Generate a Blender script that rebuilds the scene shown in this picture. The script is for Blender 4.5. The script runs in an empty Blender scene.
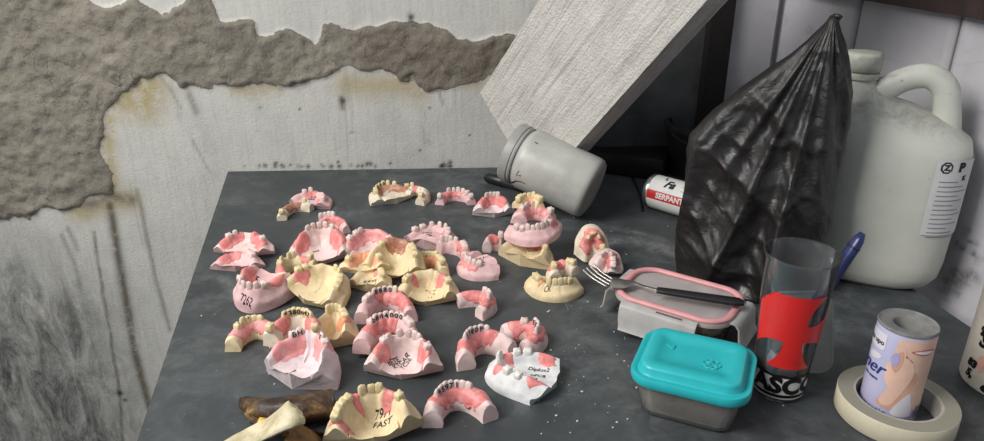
import bpy, bmesh, math, random
import numpy as np
from mathutils import Vector, Matrix, noise, Euler
from mathutils.bvhtree import BVHTree
from mathutils.geometry import tessellate_polygon
R = math.radians
SC = bpy.context.scene
COL = SC.collection
# ------------------------------------------------------------------ camera
CZ = 1.14; TH = R(23.0); FPX = 717.0; TZ = 0.75
cam = bpy.data.cameras.new('camera'); cam_o = bpy.data.objects.new('camera', cam); COL.objects.link(cam_o)
cam.sensor_fit = 'HORIZONTAL'; cam.sensor_width = 36.0; cam.lens = FPX / 984.0 * 36.0
cam.clip_start = 0.02; cam.clip_end = 50
cam_o.location = (0, 0, CZ); cam_o.rotation_euler = (R(90) - TH, 0, 0)
SC.camera = cam_o
# ------------------------------------------------------------------ light
w = bpy.data.worlds.new('world'); SC.world = w; w.use_nodes = True
wb = w.node_tree.nodes['Background']; wb.inputs[0].default_value = (0.80, 0.88, 1.0, 1); wb.inputs[1].default_value = 0.24
def area(name, loc, target, size, energy, color):
    l = bpy.data.lights.new(name, 'AREA'); l.shape = 'RECTANGLE'; l.size = size[0]; l.size_y = size[1]
    l.energy = energy; l.color = color
    o = bpy.data.objects.new(name, l); COL.objects.link(o); o.location = loc
    d = Vector(target) - Vector(loc); o.rotation_euler = d.to_track_quat('-Z', 'Y').to_euler()
    return o
area('window_daylight', (-1.15, 0.05, 2.0), (0.0, 0.85, 0.75), (0.9, 0.9), 31.0, (1.0, 0.97, 0.92))
SC.view_settings.view_transform = 'Standard'; SC.view_settings.look = 'None'
SC.view_settings.gamma = 1.0; SC.view_settings.use_curve_mapping = False
SC.view_settings.exposure = 0.35

# ------------------------------------------------------------------ photo geometry helpers
FV = Vector((0, math.cos(TH), -math.sin(TH))); UV = Vector((0, math.sin(TH), math.cos(TH))); RV = Vector((1, 0, 0)); CV = Vector((0, 0, CZ))
def ray(x, y): return FV * FPX + RV * (x - 492) + UV * (220.5 - y)
def P(x, y, z=TZ):
    d = ray(x, y); return CV + d * ((z - CZ) / d.z)
def PD(x, y, depth): return CV + ray(x, y) * (depth / FPX)
def depth_of(p): return (Vector(p) - CV).dot(FV)
def onpl(x, y, p, n):
    d = ray(x, y); return CV + d * ((Vector(p) - CV).dot(n) / d.dot(n))

# ------------------------------------------------------------------ colours, materials
def lin(c):
    r = []
    for v in c:
        v = v / 255.0
        r.append(v / 12.92 if v <= 0.04045 else ((v + 0.055) / 1.055) ** 2.4)
    return (r[0], r[1], r[2], 1.0)
class NT:
    def __init__(s, name):
        s.m = bpy.data.materials.new(name); s.m.use_nodes = True; s.t = s.m.node_tree; s.n = s.t.nodes
        s.b = s.n['Principled BSDF']; s.out = s.n['Material Output']
    def node(s, typ, **kw):
        n = s.n.new(typ)
        for k, v in kw.items(): setattr(n, k, v)
        return n
    def link(s, a, b): s.t.links.new(a, b)
    def noise(s, scale, detail=6, rough=0.6, dist=0.0, vec=None, typ='ShaderNodeTexNoise'):
        n = s.node(typ); n.inputs['Scale'].default_value = scale
        n.inputs['Detail'].default_value = detail; n.inputs['Roughness'].default_value = rough; n.inputs['Distortion'].default_value = dist
        s.link(vec if vec else s.coord(), n.inputs['Vector']); return n.outputs[0]
    def coord(s, kind='Object'):
        if not hasattr(s, '_c'): s._c = s.node('ShaderNodeTexCoord')
        return s._c.outputs[kind]
    def mapping(s, scale=(1, 1, 1), rot=(0, 0, 0), kind='Object'):
        m = s.node('ShaderNodeMapping'); m.inputs['Scale'].default_value = scale; m.inputs['Rotation'].default_value = rot
        s.link(s.coord(kind), m.inputs[0]); return m.outputs[0]
    def ramp(s, fac, stops):
        r = s.node('ShaderNodeValToRGB'); s.link(fac, r.inputs[0]); e = r.color_ramp.elements
        while len(e) > 1: e.remove(e[-1])
        for i, (p, c) in enumerate(stops):
            c = c if len(c) == 4 else lin(c)
            if i == 0: e[0].position = p; e[0].color = c
            else:
                x = e.new(p); x.color = c
        return r.outputs[0]
    def math(s, op, a, b=0.0, clamp=False):
        m = s.node('ShaderNodeMath', operation=op); m.use_clamp = clamp
        for i, v in enumerate((a, b)):
            if isinstance(v, (int, float)): m.inputs[i].default_value = v
            else: s.link(v, m.inputs[i])
        return m.outputs[0]
    def mix(s, fac, a, b):
        m = s.node('ShaderNodeMix', data_type='RGBA')
        for i, v in ((0, fac), (6, a), (7, b)):
            if isinstance(v, (int, float)): m.inputs[i].default_value = v
            elif isinstance(v, tuple): m.inputs[i].default_value = v if len(v) == 4 else lin(v)
            else: s.link(v, m.inputs[i])
        return m.outputs[2]
    def attr(s, name):
        a = s.node('ShaderNodeAttribute'); a.attribute_name = name; return a.outputs['Fac']
    def bump(s, h, strength=0.3, dist=0.002):
        b = s.node('ShaderNodeBump'); b.inputs['Strength'].default_value = strength; b.inputs['Distance'].default_value = dist
        s.link(h, b.inputs['Height']); s.link(b.outputs[0], s.b.inputs['Normal']); return b.outputs[0]
    def set(s, color=None, rough=0.5, metal=0.0, spec=0.5):
        if color is not None:
            if isinstance(color, tuple): s.b.inputs['Base Color'].default_value = color if len(color) == 4 else lin(color)
            else: s.link(color, s.b.inputs['Base Color'])
        if isinstance(rough, (int, float)): s.b.inputs['Roughness'].default_value = rough
        else: s.link(rough, s.b.inputs['Roughness'])
        s.b.inputs['Metallic'].default_value = metal; s.b.inputs['Specular IOR Level'].default_value = spec
        return s
_simple = {}
def simple(name, c, rough=0.5, metal=0.0, spec=0.5, var=0.08, scale=60, bump=0.0):
    if name in _simple: return _simple[name]
    t = NT(name); n = t.noise(scale)
    d = tuple(max(0, v * (1 - var)) for v in c); u = tuple(min(255, v * (1 + var * 0.6)) for v in c)
    t.set(t.ramp(n, [(0.3, d), (0.7, u)]), rough, metal, spec)
    if bump: t.bump(n, bump, 0.001)
    _simple[name] = t.m; return t.m
def clear(name, tint, body=0.1, bodycol=(220, 220, 220), rough=0.1, gloss=1.0):
    """thin translucent plastic: see-through + some milky body + fresnel gloss"""
    t = NT(name); t.n.remove(t.b)
    tr = t.node('ShaderNodeBsdfTransparent'); tr.inputs[0].default_value = lin(tint)
    df = t.node('ShaderNodeBsdfDiffuse'); n = t.noise(45)
    t.link(t.ramp(n, [(0.3, tuple(v * .86 for v in bodycol)), (0.7, bodycol)]), df.inputs[0])
    tl = t.node('ShaderNodeBsdfTranslucent'); tl.inputs[0].default_value = lin(bodycol)
    m0 = t.node('ShaderNodeMixShader'); m0.inputs[0].default_value = 0.45; t.link(df.outputs[0], m0.inputs[1]); t.link(tl.outputs[0], m0.inputs[2])
    m1 = t.node('ShaderNodeMixShader'); m1.inputs[0].default_value = body; t.link(tr.outputs[0], m1.inputs[1]); t.link(m0.outputs[0], m1.inputs[2])
    gl = t.node('ShaderNodeBsdfGlossy'); gl.inputs['Roughness'].default_value = rough
    fr = t.node('ShaderNodeLayerWeight'); fr.inputs[0].default_value = 0.25
    fm = t.math('MULTIPLY', fr.outputs['Fresnel'], gloss, True)
    m2 = t.node('ShaderNodeMixShader'); t.link(fm, m2.inputs[0]); t.link(m1.outputs[0], m2.inputs[1]); t.link(gl.outputs[0], m2.inputs[2])
    t.link(m2.outputs[0], t.out.inputs[0]); return t.m

# ------------------------------------------------------------------ object helpers
def link_mesh(name, me, m, parent=None, loc=None, smooth=True):
    o = bpy.data.objects.new(name, me); COL.objects.link(o)
    if m is not None: me.materials.append(m)
    if parent is not None: o.parent = parent
    if loc is not None: o.location = loc
    if smooth:
        me.polygons.foreach_set('use_smooth', [True] * len(me.polygons))
    return o
def from_py(name, vs, fs, m, parent=None, smooth=True, loc=None, weld=False, sharp=None):
    me = bpy.data.meshes.new(name); me.from_pydata([tuple(v) for v in vs], [], fs); me.update()
    bm = bmesh.new(); bm.from_mesh(me)
    if weld: bmesh.ops.remove_doubles(bm, verts=bm.verts, dist=1e-5)
    bmesh.ops.recalc_face_normals(bm, faces=bm.faces); bm.to_mesh(me); bm.free()
    o = link_mesh(name, me, m, parent, loc, smooth)
    if sharp: me.set_sharp_from_angle(angle=R(sharp))
    return o
def tag(o, label=None, cat=None, group=None, kind=None):
    if label: o['label'] = label
    if cat: o['category'] = cat
    if group: o['group'] = group
    if kind: o['kind'] = kind
    return o
def thing(name, label, cat, loc=(0, 0, 0), rot=(0, 0, 0), group=None):
    o = bpy.data.objects.new(name, None); o.empty_display_size = 0.02; COL.objects.link(o)
    o.location = loc; o.rotation_euler = rot; tag(o, label, cat, group); return o
def struct(name, o): o['kind'] = 'structure'; return o
def box(name, lo, hi, m, parent=None, bev=0.001, mat4=None, seg=2):
    bm = bmesh.new(); bmesh.ops.create_cube(bm, size=1)
    for v in bm.verts:
        v.co = Vector([(lo[i] + hi[i]) / 2 + v.co[i] * (hi[i] - lo[i]) for i in range(3)])
    if bev: bmesh.ops.bevel(bm, geom=bm.edges, offset=bev, segments=seg, affect='EDGES', profile=0.6)
    if mat4 is not None: bmesh.ops.transform(bm, matrix=mat4, verts=bm.verts)
    me = bpy.data.meshes.new(name); bm.to_mesh(me); bm.free()
    o = link_mesh(name, me, m, parent); me.set_sharp_from_angle(angle=R(40)); return o
def loft(rings, cap0=True, cap1=True):
    vs = []; fs = []; n = len(rings[0])
    for r in rings: vs += [Vector(p) for p in r]
    for i in range(len(rings) - 1):
        for j in range(n):
            a = i * n + j; b = i * n + (j + 1) % n; fs.append((a, b, b + n, a + n))
    if cap0: fs.append(tuple(range(n - 1, -1, -1)))
    if cap1: fs.append(tuple((len(rings) - 1) * n + k for k in range(n)))
    return vs, fs
def ring(rx, ry, z, n=48, cx=0, cy=0): return [(cx + rx * math.cos(2 * math.pi * k / n), cy + ry * math.sin(2 * math.pi * k / n), z) for k in range(n)]
def lathe(prof, n=64): return loft([ring(r, r, z, n) for r, z in prof])
def rrect(wx, wy, r, z, seg=8, cx=0, cy=0):
    p = []
    r = min(r, wx / 2 - 1e-5, wy / 2 - 1e-5)
    for q, (sx, sy) in enumerate(((1, 1), (-1, 1), (-1, -1), (1, -1))):
        for k in range(seg + 1):
            a = math.pi / 2 * (q + k / seg)
            p.append((cx + sx * (wx / 2 - r) + r * math.cos(a), cy + sy * (wy / 2 - r) + r * math.sin(a), z))
    return p
def tube_rings(pts, rad, n=12, flat=1.0, up=Vector((0, 0, 1))):
    pts = [Vector(p) for p in pts]; out = []
    for i, p in enumerate(pts):
        t = (pts[min(i + 1, len(pts) - 1)] - pts[max(i - 1, 0)]).normalized()
        s = t.cross(up)
        if s.length < 1e-4: s = t.cross(Vector((1, 0, 0)))
        s.normalize(); u = s.cross(t)
        r = rad[i] if isinstance(rad, (list, tuple)) else rad
        out.append([p + s * (r * math.cos(2 * math.pi * k / n)) + u * (r * flat * math.sin(2 * math.pi * k / n)) for k in range(n)])
    return out
def catmull(pts, k=6):
    pts = [Vector(p) for p in pts]; out = []
    for i in range(len(pts) - 1):
        a = pts[max(i - 1, 0)]; b = pts[i]; c = pts[i + 1]; d = pts[min(i + 2, len(pts) - 1)]
        for j in range(k):
            t = j / k
            out.append(0.5 * ((2 * b) + (c - a) * t + (2 * a - 5 * b + 4 * c - d) * t * t + (3 * b - a - 3 * c + d) * t ** 3))
    out.append(pts[-1]); return out
def text_mesh(body, size, shear=0.0, bold=0.0, spacing=1.0, xs=1.0):
    """flat lettering as (verts, tris) in the xy plane, centred, finely cut"""
    c = bpy.data.curves.new('lettering', 'FONT'); c.body = body; c.size = size; c.shear = shear; c.offset = bold; c.space_character = spacing
    c.align_x = 'CENTER'; c.align_y = 'CENTER'; c.resolution_u = 3
    o = bpy.data.objects.new('lettering', c); COL.objects.link(o); bpy.context.view_layer.update()
    me = o.to_mesh(); bm = bmesh.new(); bm.from_mesh(me); o.to_mesh_clear(); bpy.data.objects.remove(o); bpy.data.curves.remove(c)
    for v in bm.verts: v.co.x *= xs
    bmesh.ops.triangulate(bm, faces=bm.faces)
    lim = size * 0.18
    for _ in range(4):
        le = [e for e in bm.edges if e.calc_length() > lim]
        if not le: break
        bmesh.ops.subdivide_edges(bm, edges=le, cuts=1); bmesh.ops.triangulate(bm, faces=bm.faces)
    bm.verts.ensure_lookup_table()
    vs = [v.co.copy() for v in bm.verts]; fs = [tuple(v.index for v in f.verts) for f in bm.faces]; bm.free(); return vs, fs
def poly_mesh(poly, cut=0.004):
    """flat 2D polygon, finely cut so it can be wrapped"""
    bm = bmesh.new(); bm.faces.new([bm.verts.new((x, y, 0)) for x, y in poly])
    bmesh.ops.triangulate(bm, faces=bm.faces)
    for _ in range(5):
        le = [e for e in bm.edges if e.calc_length() > cut]
        if not le: break
        bmesh.ops.subdivide_edges(bm, edges=le, cuts=1); bmesh.ops.triangulate(bm, faces=bm.faces)
    bm.verts.ensure_lookup_table()
    vs = [v.co.copy() for v in bm.verts]; fs = [tuple(v.index for v in f.verts) for f in bm.faces]; bm.free(); return vs, fs
def smooth_poly(pts, k=6):
    pts = [Vector((x, y, 0)) for x, y in pts]; n = len(pts); out = []
    for i in range(n):
        a, b, c, d = pts[i - 1], pts[i], pts[(i + 1) % n], pts[(i + 2) % n]
        for j in range(k):
            t = j / k; q = 0.5 * ((2 * b) + (c - a) * t + (2 * a - 5 * b + 4 * c - d) * t * t + (3 * b - a - 3 * c + d) * t ** 3); out.append((q.x, q.y))
    return out
def wrap(name, vf, rad, m, parent, a0=-math.pi / 2, lift=0.0002, x0=0.0, z0=0.0, rot=0.0):
    """wrap flat art round a (conical) wall: x -> angle, y -> height. rad: function of z"""
    vs, fs = vf; out = []; cr, sr = math.cos(rot), math.sin(rot)
    rr = rad(z0)
    for v in vs:
        x = v.x * cr - v.y * sr + x0; z = v.x * sr + v.y * cr + z0
        r = rad(z) + lift; a = a0 + x / rr
        out.append((r * math.cos(a), r * math.sin(a), z))
    return from_py(name, out, fs, m, parent)
def fbm(p, s, o=4): return noise.fractal(Vector(p) * s, 1.0, 2.0, o)

# ------------------------------------------------------------------ structure: walls, floor
A = P(228, 171.5); B = P(490, 167.5)
dw = (B - A); dw.z = 0; dw.normalize(); nw = Vector((dw.y, -dw.x, 0))      # nw points to the room
r1 = P(906, 284); r2 = P(973, 329)
dr = (r1 - r2); dr.z = 0; dr.normalize()                                    # away from the camera
nr = Vector((-dr.y, dr.x, 0)); nr = nr if nr.x < 0 else -nr                 # to the room
w0 = A + nw * -0.004
rw = r1 - nr * 0.055
# corner of back wall and right wall
tt = ((w0 - rw).dot(nw)) / dr.dot(nw); CORN = rw + dr * tt
def wall_uv(px, py, z=None):
    q = onpl(px, py, w0, nw); return ((q - w0).dot(dw), q.z)
def seg_dist(pts, U, V):
    d = np.full(U.shape, 1e9)
    for i in range(len(pts) - 1):
        (x0, y0), (x1, y1) = pts[i], pts[i + 1]; dx, dy = x1 - x0, y1 - y0
        t = np.clip(((U - x0) * dx + (V - y0) * dy) / (dx * dx + dy * dy + 1e-12), 0, 1)
        d = np.minimum(d, np.hypot(U - x0 - t * dx, V - y0 - t * dy))
    return d
def inside(pts, U, V):
    c = np.zeros(U.shape, bool); n = len(pts)
    for i in range(n):
        x0, y0 = pts[i]; x1, y1 = pts[(i + 1) % n]
        if y0 == y1: continue
        c ^= ((y0 > V) != (y1 > V)) & (U < (x1 - x0) * (V - y0) / (y1 - y0) + x0)
    return c
cem_px = [(-60, -60), (60, -60), (86, -4), (108, 5), (124, 2), (136, -3), (150, 5), (162, 10), (172, 8), (186, 3), (192, -6), (208, -2), (220, 18),
          (253, 24), (258, 36), (275, 38), (279, 29), (296, 33), (314, 39), (322, 24), (331, 17), (342, 24), (352, 30), (384, 30), (392, 26), (410, 22), (428, 25), (440, 31), (462, 34), (486, 32), (520, 33),
          (620, 36), (620, 66), (520, 72), (500, 75), (482, 80), (461, 84), (446, 92), (428, 93), (420, 80), (412, 73), (398, 77), (380, 69), (362, 76), (345, 72), (335, 71), (318, 76), (310, 74), (290, 82),
          (268, 88), (255, 84), (240, 84), (200, 86), (184, 88), (165, 76), (152, 80), (142, 78), (128, 92), (104, 112), (100, 130), (102, 152), (110, 175), (110, 192), (92, 196), (66, 214), (48, 208),
          (30, 219), (12, 213), (-10, 220), (-60, 214)]
cem = [wall_uv(*p) for p in cem_px]
U0, U1, V0, V1, ST = -1.15, (CORN - w0).dot(dw), 0.0, 1.55, 0.0036
nu = int((U1 - U0) / ST); nv = int((V1 - V0) / ST)
uu = np.linspace(U0, U1, nu); vv = np.linspace(V0, V1, nv); UU, VV = np.meshgrid(uu, vv, indexing='ij')
def npnoise(U, V, freq, seed):
    rng = np.random.RandomState(seed); g = rng.rand(int(freq * 3) + 4, int(freq * 3) + 4)
    x = (U - U0) / 2.0 * freq * 2; y = V / 2.0 * freq * 2
    xi = np.floor(x).astype(int); yi = np.floor(y).astype(int); fx = x - xi; fy = y - yi; fx = fx * fx * (3 - 2 * fx); fy = fy * fy * (3 - 2 * fy)
    xi %= g.shape[0] - 1; yi %= g.shape[1] - 1
    return (g[xi, yi] * (1 - fx) + g[xi + 1, yi] * fx) * (1 - fy) + (g[xi, yi + 1] * (1 - fx) + g[xi + 1, yi + 1] * fx) * fy - 0.5
def fb(U, V, f, seed, o=4): return sum(npnoise(U, V, f * 2 ** k, seed + k) / 2 ** k for k in range(o))
sd = seg_dist(cem + [cem[0]], UU, VV); ins = inside(cem, UU, VV); sd = np.where(ins, sd, -sd)
sd = sd + 0.020 * fb(UU, VV, 22, 3, 5)
lump = fb(UU, VV, 9, 20, 3); fine = fb(UU, VV, 70, 40, 3)
step = np.clip(sd / 0.006, 0, 1)
hgt = step * (0.003 + 0.006 * lump + 0.005 * fine + 0.003 * np.abs(fb(UU, VV, 30, 140, 3))) + (1 - step) * 0.0008 * fb(UU, VV, 14, 60, 4)
edge = np.exp(-((sd - 0.004) / 0.006) ** 2) * 0.0012; hgt += edge
# drips and scratches (shapes of their own on the paint)
def stroke(pxs, wd): 
    return np.exp(-(seg_dist([wall_uv(*p) for p in pxs], UU + 0.003 * fb(UU, VV, 25, 77, 3), VV) / wd) ** 2)
drip = 0.95 * stroke([(110, 205), (118, 250), (126, 300), (132, 340), (144, 388), (150, 408)], 0.0085)
drip = np.maximum(drip, 0.8 * stroke([(94, 232), (100, 275), (108, 320), (118, 385), (123, 441)], 0.0030))
drip = np.maximum(drip, 0.6 * stroke([(137, 190), (146, 232), (158, 290), (170, 330)], 0.0040))
drip = np.maximum(drip, 0.45 * stroke([(62, 235), (74, 262), (80, 285)], 0.004))
drip = np.maximum(drip, 0.45 * stroke([(68, 228), (78, 250)], 0.004))
drip = np.maximum(drip, 0.7 * stroke([(88, 205), (110, 196), (132, 200)], 0.011))
drip = np.maximum(drip, 0.55 * stroke([(190, 95), (197, 112)], 0.006))
drip = np.maximum(drip, 0.4 * stroke([(160, 76), (172, 92), (180, 108)], 0.003))
drip = np.maximum(drip, 0.4 * stroke([(193, 140), (205, 165), (210, 172)], 0.0022))
drip = np.maximum(drip, 0.8 * stroke([(341, 98), (343, 108)], 0.0045))
drip = np.maximum(drip, 0.5 * stroke([(440, 92), (443, 104)], 0.0025))
drip = np.maximum(drip, 0.25 * stroke([(424, 112), (424, 162)], 0.0014))
ochre = 1.0 * stroke([(122, 102), (136, 94), (150, 88), (142, 104)], 0.030)
ochre = np.maximum(ochre, 0.8 * stroke([(110, 120), (108, 150), (116, 185)], 0.012))
ochre = np.maximum(ochre, 0.75 * stroke([(236, 90), (262, 90), (276, 88)], 0.012))
ochre = np.maximum(ochre, 0.75 * stroke([(346, 84), (372, 86), (400, 84), (420, 92)], 0.020))
ochre = np.maximum(ochre, 0.8 * stroke([(80, 213), (105, 203), (128, 200)], 0.022))
ochre = np.maximum(ochre, 0.5 * stroke([(462, 84), (480, 84)], 0.012))
low_left_dark = np.exp(-(np.clip(seg_dist([wall_uv(-60, 300), wall_uv(20, 330), wall_uv(60, 430), wall_uv(80, 560)], UU, VV) - 0.04, 0, 9) / 0.13) ** 2)  # wall paint gets darker towards the lower left
low_left_dark = np.clip(low_left_dark + 0.35 * fb(UU, VV, 7, 90, 4) * low_left_dark, 0, 1)
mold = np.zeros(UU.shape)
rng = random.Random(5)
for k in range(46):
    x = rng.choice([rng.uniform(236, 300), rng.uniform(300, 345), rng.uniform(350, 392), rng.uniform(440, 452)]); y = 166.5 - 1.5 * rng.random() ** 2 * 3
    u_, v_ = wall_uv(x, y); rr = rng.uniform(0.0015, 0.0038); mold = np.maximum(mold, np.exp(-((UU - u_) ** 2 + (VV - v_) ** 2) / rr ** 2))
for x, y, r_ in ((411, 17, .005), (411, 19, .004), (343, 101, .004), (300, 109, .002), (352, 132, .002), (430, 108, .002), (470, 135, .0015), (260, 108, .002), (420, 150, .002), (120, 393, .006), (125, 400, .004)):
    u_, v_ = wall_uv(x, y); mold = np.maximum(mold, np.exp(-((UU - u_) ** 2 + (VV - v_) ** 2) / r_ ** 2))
verts = (np.array(w0)[None, None, :] * 1.0 + UU[..., None] * np.array(dw)[None, None, :] + hgt[..., None] * np.array(nw)[None, None, :])
verts[..., 2] = VV
# keep the wall surface behind the table edge
tabz = (VV < TZ + 0.003) & (VV > TZ - 0.04)
verts = verts.reshape(-1, 3)
idx = np.arange(nu * nv).reshape(nu, nv)
fc = np.stack([idx[:-1, :-1], idx[1:, :-1], idx[1:, 1:], idx[:-1, 1:]], -1).reshape(-1, 4)
me = bpy.data.meshes.new('wall_back'); me.from_pydata(verts.tolist(), [], fc.tolist()); me.update()
wet = np.clip(1.2 * stroke([(392, 52), (430, 62), (500, 56), (560, 52)], 0.05) + .35 * fb(UU, VV, 12, 200, 3), 0, 1)
for nm, arr in (('wet', wet), ('sd', sd), ('drip', drip), ('ochre', ochre), ('low_left_dark', low_left_dark), ('mold', mold)):
    a = me.attributes.new(nm, 'FLOAT', 'POINT'); a.data.foreach_set('value', arr.reshape(-1).astype(np.float32))
t = NT('painted_wall_with_cement')
n1 = t.noise(9, 8, 0.65); n2 = t.noise(70, 8, 0.7); nf = t.noise(260, 4, 0.7)
vbr = t.noise(1.0, 6, 0.7, vec=t.mapping((160, 160, 14)))            # vertical brush marks
paint = t.ramp(n1, [(0.25, (176, 176, 172)), (0.5, (193, 193, 188)), (0.75, (201, 200, 192))])
paint = t.mix(t.math('MULTIPLY', t.ramp(vbr, [(0.45, (0, 0, 0)), (0.75, (255, 255, 255))]), 0.26), paint, (128, 126, 120))
spk = t.ramp(t.noise(26, 8, 0.75, 0.6), [(0.60, (0, 0, 0)), (0.68, (255, 255, 255))])
paint = t.mix(t.math('MULTIPLY', spk, 0.22), paint, (120, 112, 98))
paint = t.mix(t.math('MULTIPLY', t.attr('ochre'), t.ramp(t.noise(45, 8, 0.75, 0.5), [(0.30, (0, 0, 0)), (0.50, (255, 255, 255))]), True), paint, (166, 153, 118))
gr = t.math('MULTIPLY', t.attr('low_left_dark'), t.ramp(t.noise(1.0, 10, 0.8, 0.5, vec=t.mapping((26, 26, 9))), [(0.30, (90, 90, 90)), (0.60, (255, 255, 255))]), True)
paint = t.mix(t.math('MULTIPLY', gr, 0.95), paint, (52, 52, 53))
dm = t.math('MULTIPLY', t.attr('drip'), t.ramp(n2, [(0.3, (170, 170, 170)), (0.5, (255, 255, 255))]), True)
paint = t.mix(t.math('MULTIPLY', dm, 1.0), paint, (88, 82, 70))
scr = t.ramp(t.noise(1.0, 3, 0.6, 0.2, vec=t.mapping((95, 95, 5))), [(0.66, (0, 0, 0)), (0.70, (255, 255, 255))])
paint = t.mix(t.math('MULTIPLY', scr, 0.18), paint, (110, 106, 98))
cemc = t.ramp(n1, [(0.3, (106, 102, 94)), (0.5, (128, 123, 113)), (0.72, (150, 144, 132))])
cemc = t.mix(t.math('MULTIPLY', t.ramp(n2, [(0.52, (0, 0, 0)), (0.7, (255, 255, 255))]), 0.5), cemc, (92, 86, 78))
cemc = t.mix(t.math('MULTIPLY', t.ramp(t.noise(48, 6, 0.75, 1.6), [(0.60, (0, 0, 0)), (0.65, (255, 255, 255))]), 0.75), cemc, (66, 61, 56))
cemc = t.mix(t.math('MULTIPLY', t.attr('wet'), .55), cemc, (88, 78, 68))
cv = t.node('ShaderNodeTexVoronoi'); cv.feature = 'DISTANCE_TO_EDGE'; cv.inputs['Scale'].default_value = 16
cdn = t.node('ShaderNodeTexNoise'); cdn.inputs['Scale'].default_value = 14; cdn.inputs['Detail'].default_value = 6; t.link(t.coord(), cdn.inputs['Vector'])
cva = t.node('ShaderNodeVectorMath', operation='MULTIPLY_ADD'); t.link(cdn.outputs['Color'], cva.inputs[0]); cva.inputs[1].default_value = (.16, .16, .16); t.link(t.coord(), cva.inputs[2]); t.link(cva.outputs[0], cv.inputs['Vector'])
crk = t.math('MULTIPLY', t.ramp(cv.outputs['Distance'], [(0.0, (255, 255, 255)), (0.035, (0, 0, 0))]), t.ramp(t.noise(10, 4, .6), [(0.50, (0, 0, 0)), (0.60, (255, 255, 255))]))
cemc = t.mix(t.math('MULTIPLY', crk, .75), cemc, (62, 57, 51))
grn = t.ramp(t.noise(420, 3, .8), [(0.35, (0, 0, 0)), (0.65, (255, 255, 255))]); cemc = t.mix(t.math('MULTIPLY', grn, .22), cemc, (178, 172, 160))
sdn = t.math('ADD', t.attr('sd'), t.math('MULTIPLY', t.math('SUBTRACT', n2, 0.5), 0.012))
cm = t.ramp(t.math('MULTIPLY', sdn, 100.0), [(0.0, (0, 0, 0, 1)), (0.12, (1, 1, 1, 1))])
base = t.mix(cm, paint, cemc)
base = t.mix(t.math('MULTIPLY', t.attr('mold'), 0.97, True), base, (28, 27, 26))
t.set(base, 0.85, spec=0.25)
hb = t.math('ADD', t.math('MULTIPLY', n2, t.math('ADD', t.math('MULTIPLY', cm, 1.0), 0.15)), t.math('MULTIPLY', nf, 0.25))
t.bump(hb, 0.8, 0.005)
wb_o = struct('wall_back', link_mesh('wall_back', me, t.m)); WALL = t.m
# white paint flake inside the cement
# upper rest of the back wall
def quad_slab(name, p0, p1, z0, z1, nrm, th, m):
    vs = []
    for z in (z0, z1):
        for p in (p0, p1, p1 - nrm * th, p0 - nrm * th): vs.append((p.x, p.y, z))
    fs = [(0, 1, 5, 4), (1, 2, 6, 5), (2, 3, 7, 6), (3, 0, 4, 7), (0, 3, 2, 1), (4, 5, 6, 7)]
    return struct(name, from_py(name, vs, fs, m, smooth=False))
flat_wall = simple('plain_wall_paint', (186, 186, 184), 0.85)
bw = w0 - nw * 0.012
quad_slab('wall_back_body', bw + dw * -1.15, bw + dw * (U1 + 0.1), 0, 2.3, nw, 0.08, flat_wall)
quad_slab('wall_back_upper', w0 + dw * -1.15, w0 + dw * U1, 1.55, 2.3, nw, 0.01, flat_wall)

# right wall: white painted boards with dark gaps, mould blotches
RU = 1.35                                                                    # length towards the camera
def rwall_uv(px, py):
    q = onpl(px, py, rw, nr); return ((CORN - q).dot(dr), q.z)
gaps = [rwall_uv(858, 8)[0], rwall_uv(955, 40)[0]]
gaps.append(gaps[1] + (gaps[1] - gaps[0])); gaps.append(gaps[2] + (gaps[1] - gaps[0]))
bst = 0.005; rnu = int(RU / bst); rnv = int(2.0 / bst)
Ru, Rv = np.meshgrid(np.linspace(0, RU, rnu), np.linspace(0, 1.6, rnv), indexing='ij')
rh = np.zeros(Ru.shape); gapa = np.zeros(Ru.shape)
for i, g in enumerate(gaps):
    d_ = np.abs(Ru - g); gapa = np.maximum(gapa, np.exp(-(d_ / 0.0035) ** 2)); rh -= 0.008 * np.exp(-(d_ / 0.005) ** 2)
for g in gaps[1:]:
    rh += 0.004 * ((Ru > g) & (Ru < g + 0.016))
blot = np.zeros(Ru.shape)
rng = random.Random(11)
for cx_, cy_, s_, k_, rr_ in ((957, 277, 7, 26, .009), (947, 292, 6, 12, .005), (968, 240, 9, 8, .004), (930, 255, 8, 7, .003), (912, 268, 5, 8, .003), (978, 258, 6, 8, .004)):
    for k in range(k_):
        u_, v_ = rwall_uv(cx_ + rng.gauss(0, s_ * .7), cy_ + rng.gauss(0, s_ * .7)); q_ = rng.uniform(.4, 1) * rr_
        blot = np.maximum(blot, rng.uniform(.4, 1) * np.exp(-(((Ru - u_) / 1.2) ** 2 + (Rv - v_) ** 2) / q_ ** 2))
rv_ = (np.array(CORN)[None, None] - Ru[..., None] * np.array(dr)[None, None] + rh[..., None] * np.array(nr)[None, None]); rv_[..., 2] = Rv
ri = np.arange(rnu * rnv).reshape(rnu, rnv)
rf = np.stack([ri[:-1, :-1], ri[1:, :-1], ri[1:, 1:], ri[:-1, 1:]], -1).reshape(-1, 4)
me = bpy.data.meshes.new('wall_right'); me.from_pydata(rv_.reshape(-1, 3).tolist(), [], rf.tolist()); me.update()
for nm, arr in (('gap', gapa), ('blot', blot)):
    a = me.attributes.new(nm, 'FLOAT', 'POINT'); a.data.foreach_set('value', arr.reshape(-1).astype(np.float32))
t = NT('white_painted_boards'); n1 = t.noise(7, 7, 0.6); n2 = t.noise(60, 8, 0.75, 0.3)
c = t.ramp(n1, [(0.3, (184, 183, 188)), (0.7, (208, 206, 212))])
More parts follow.
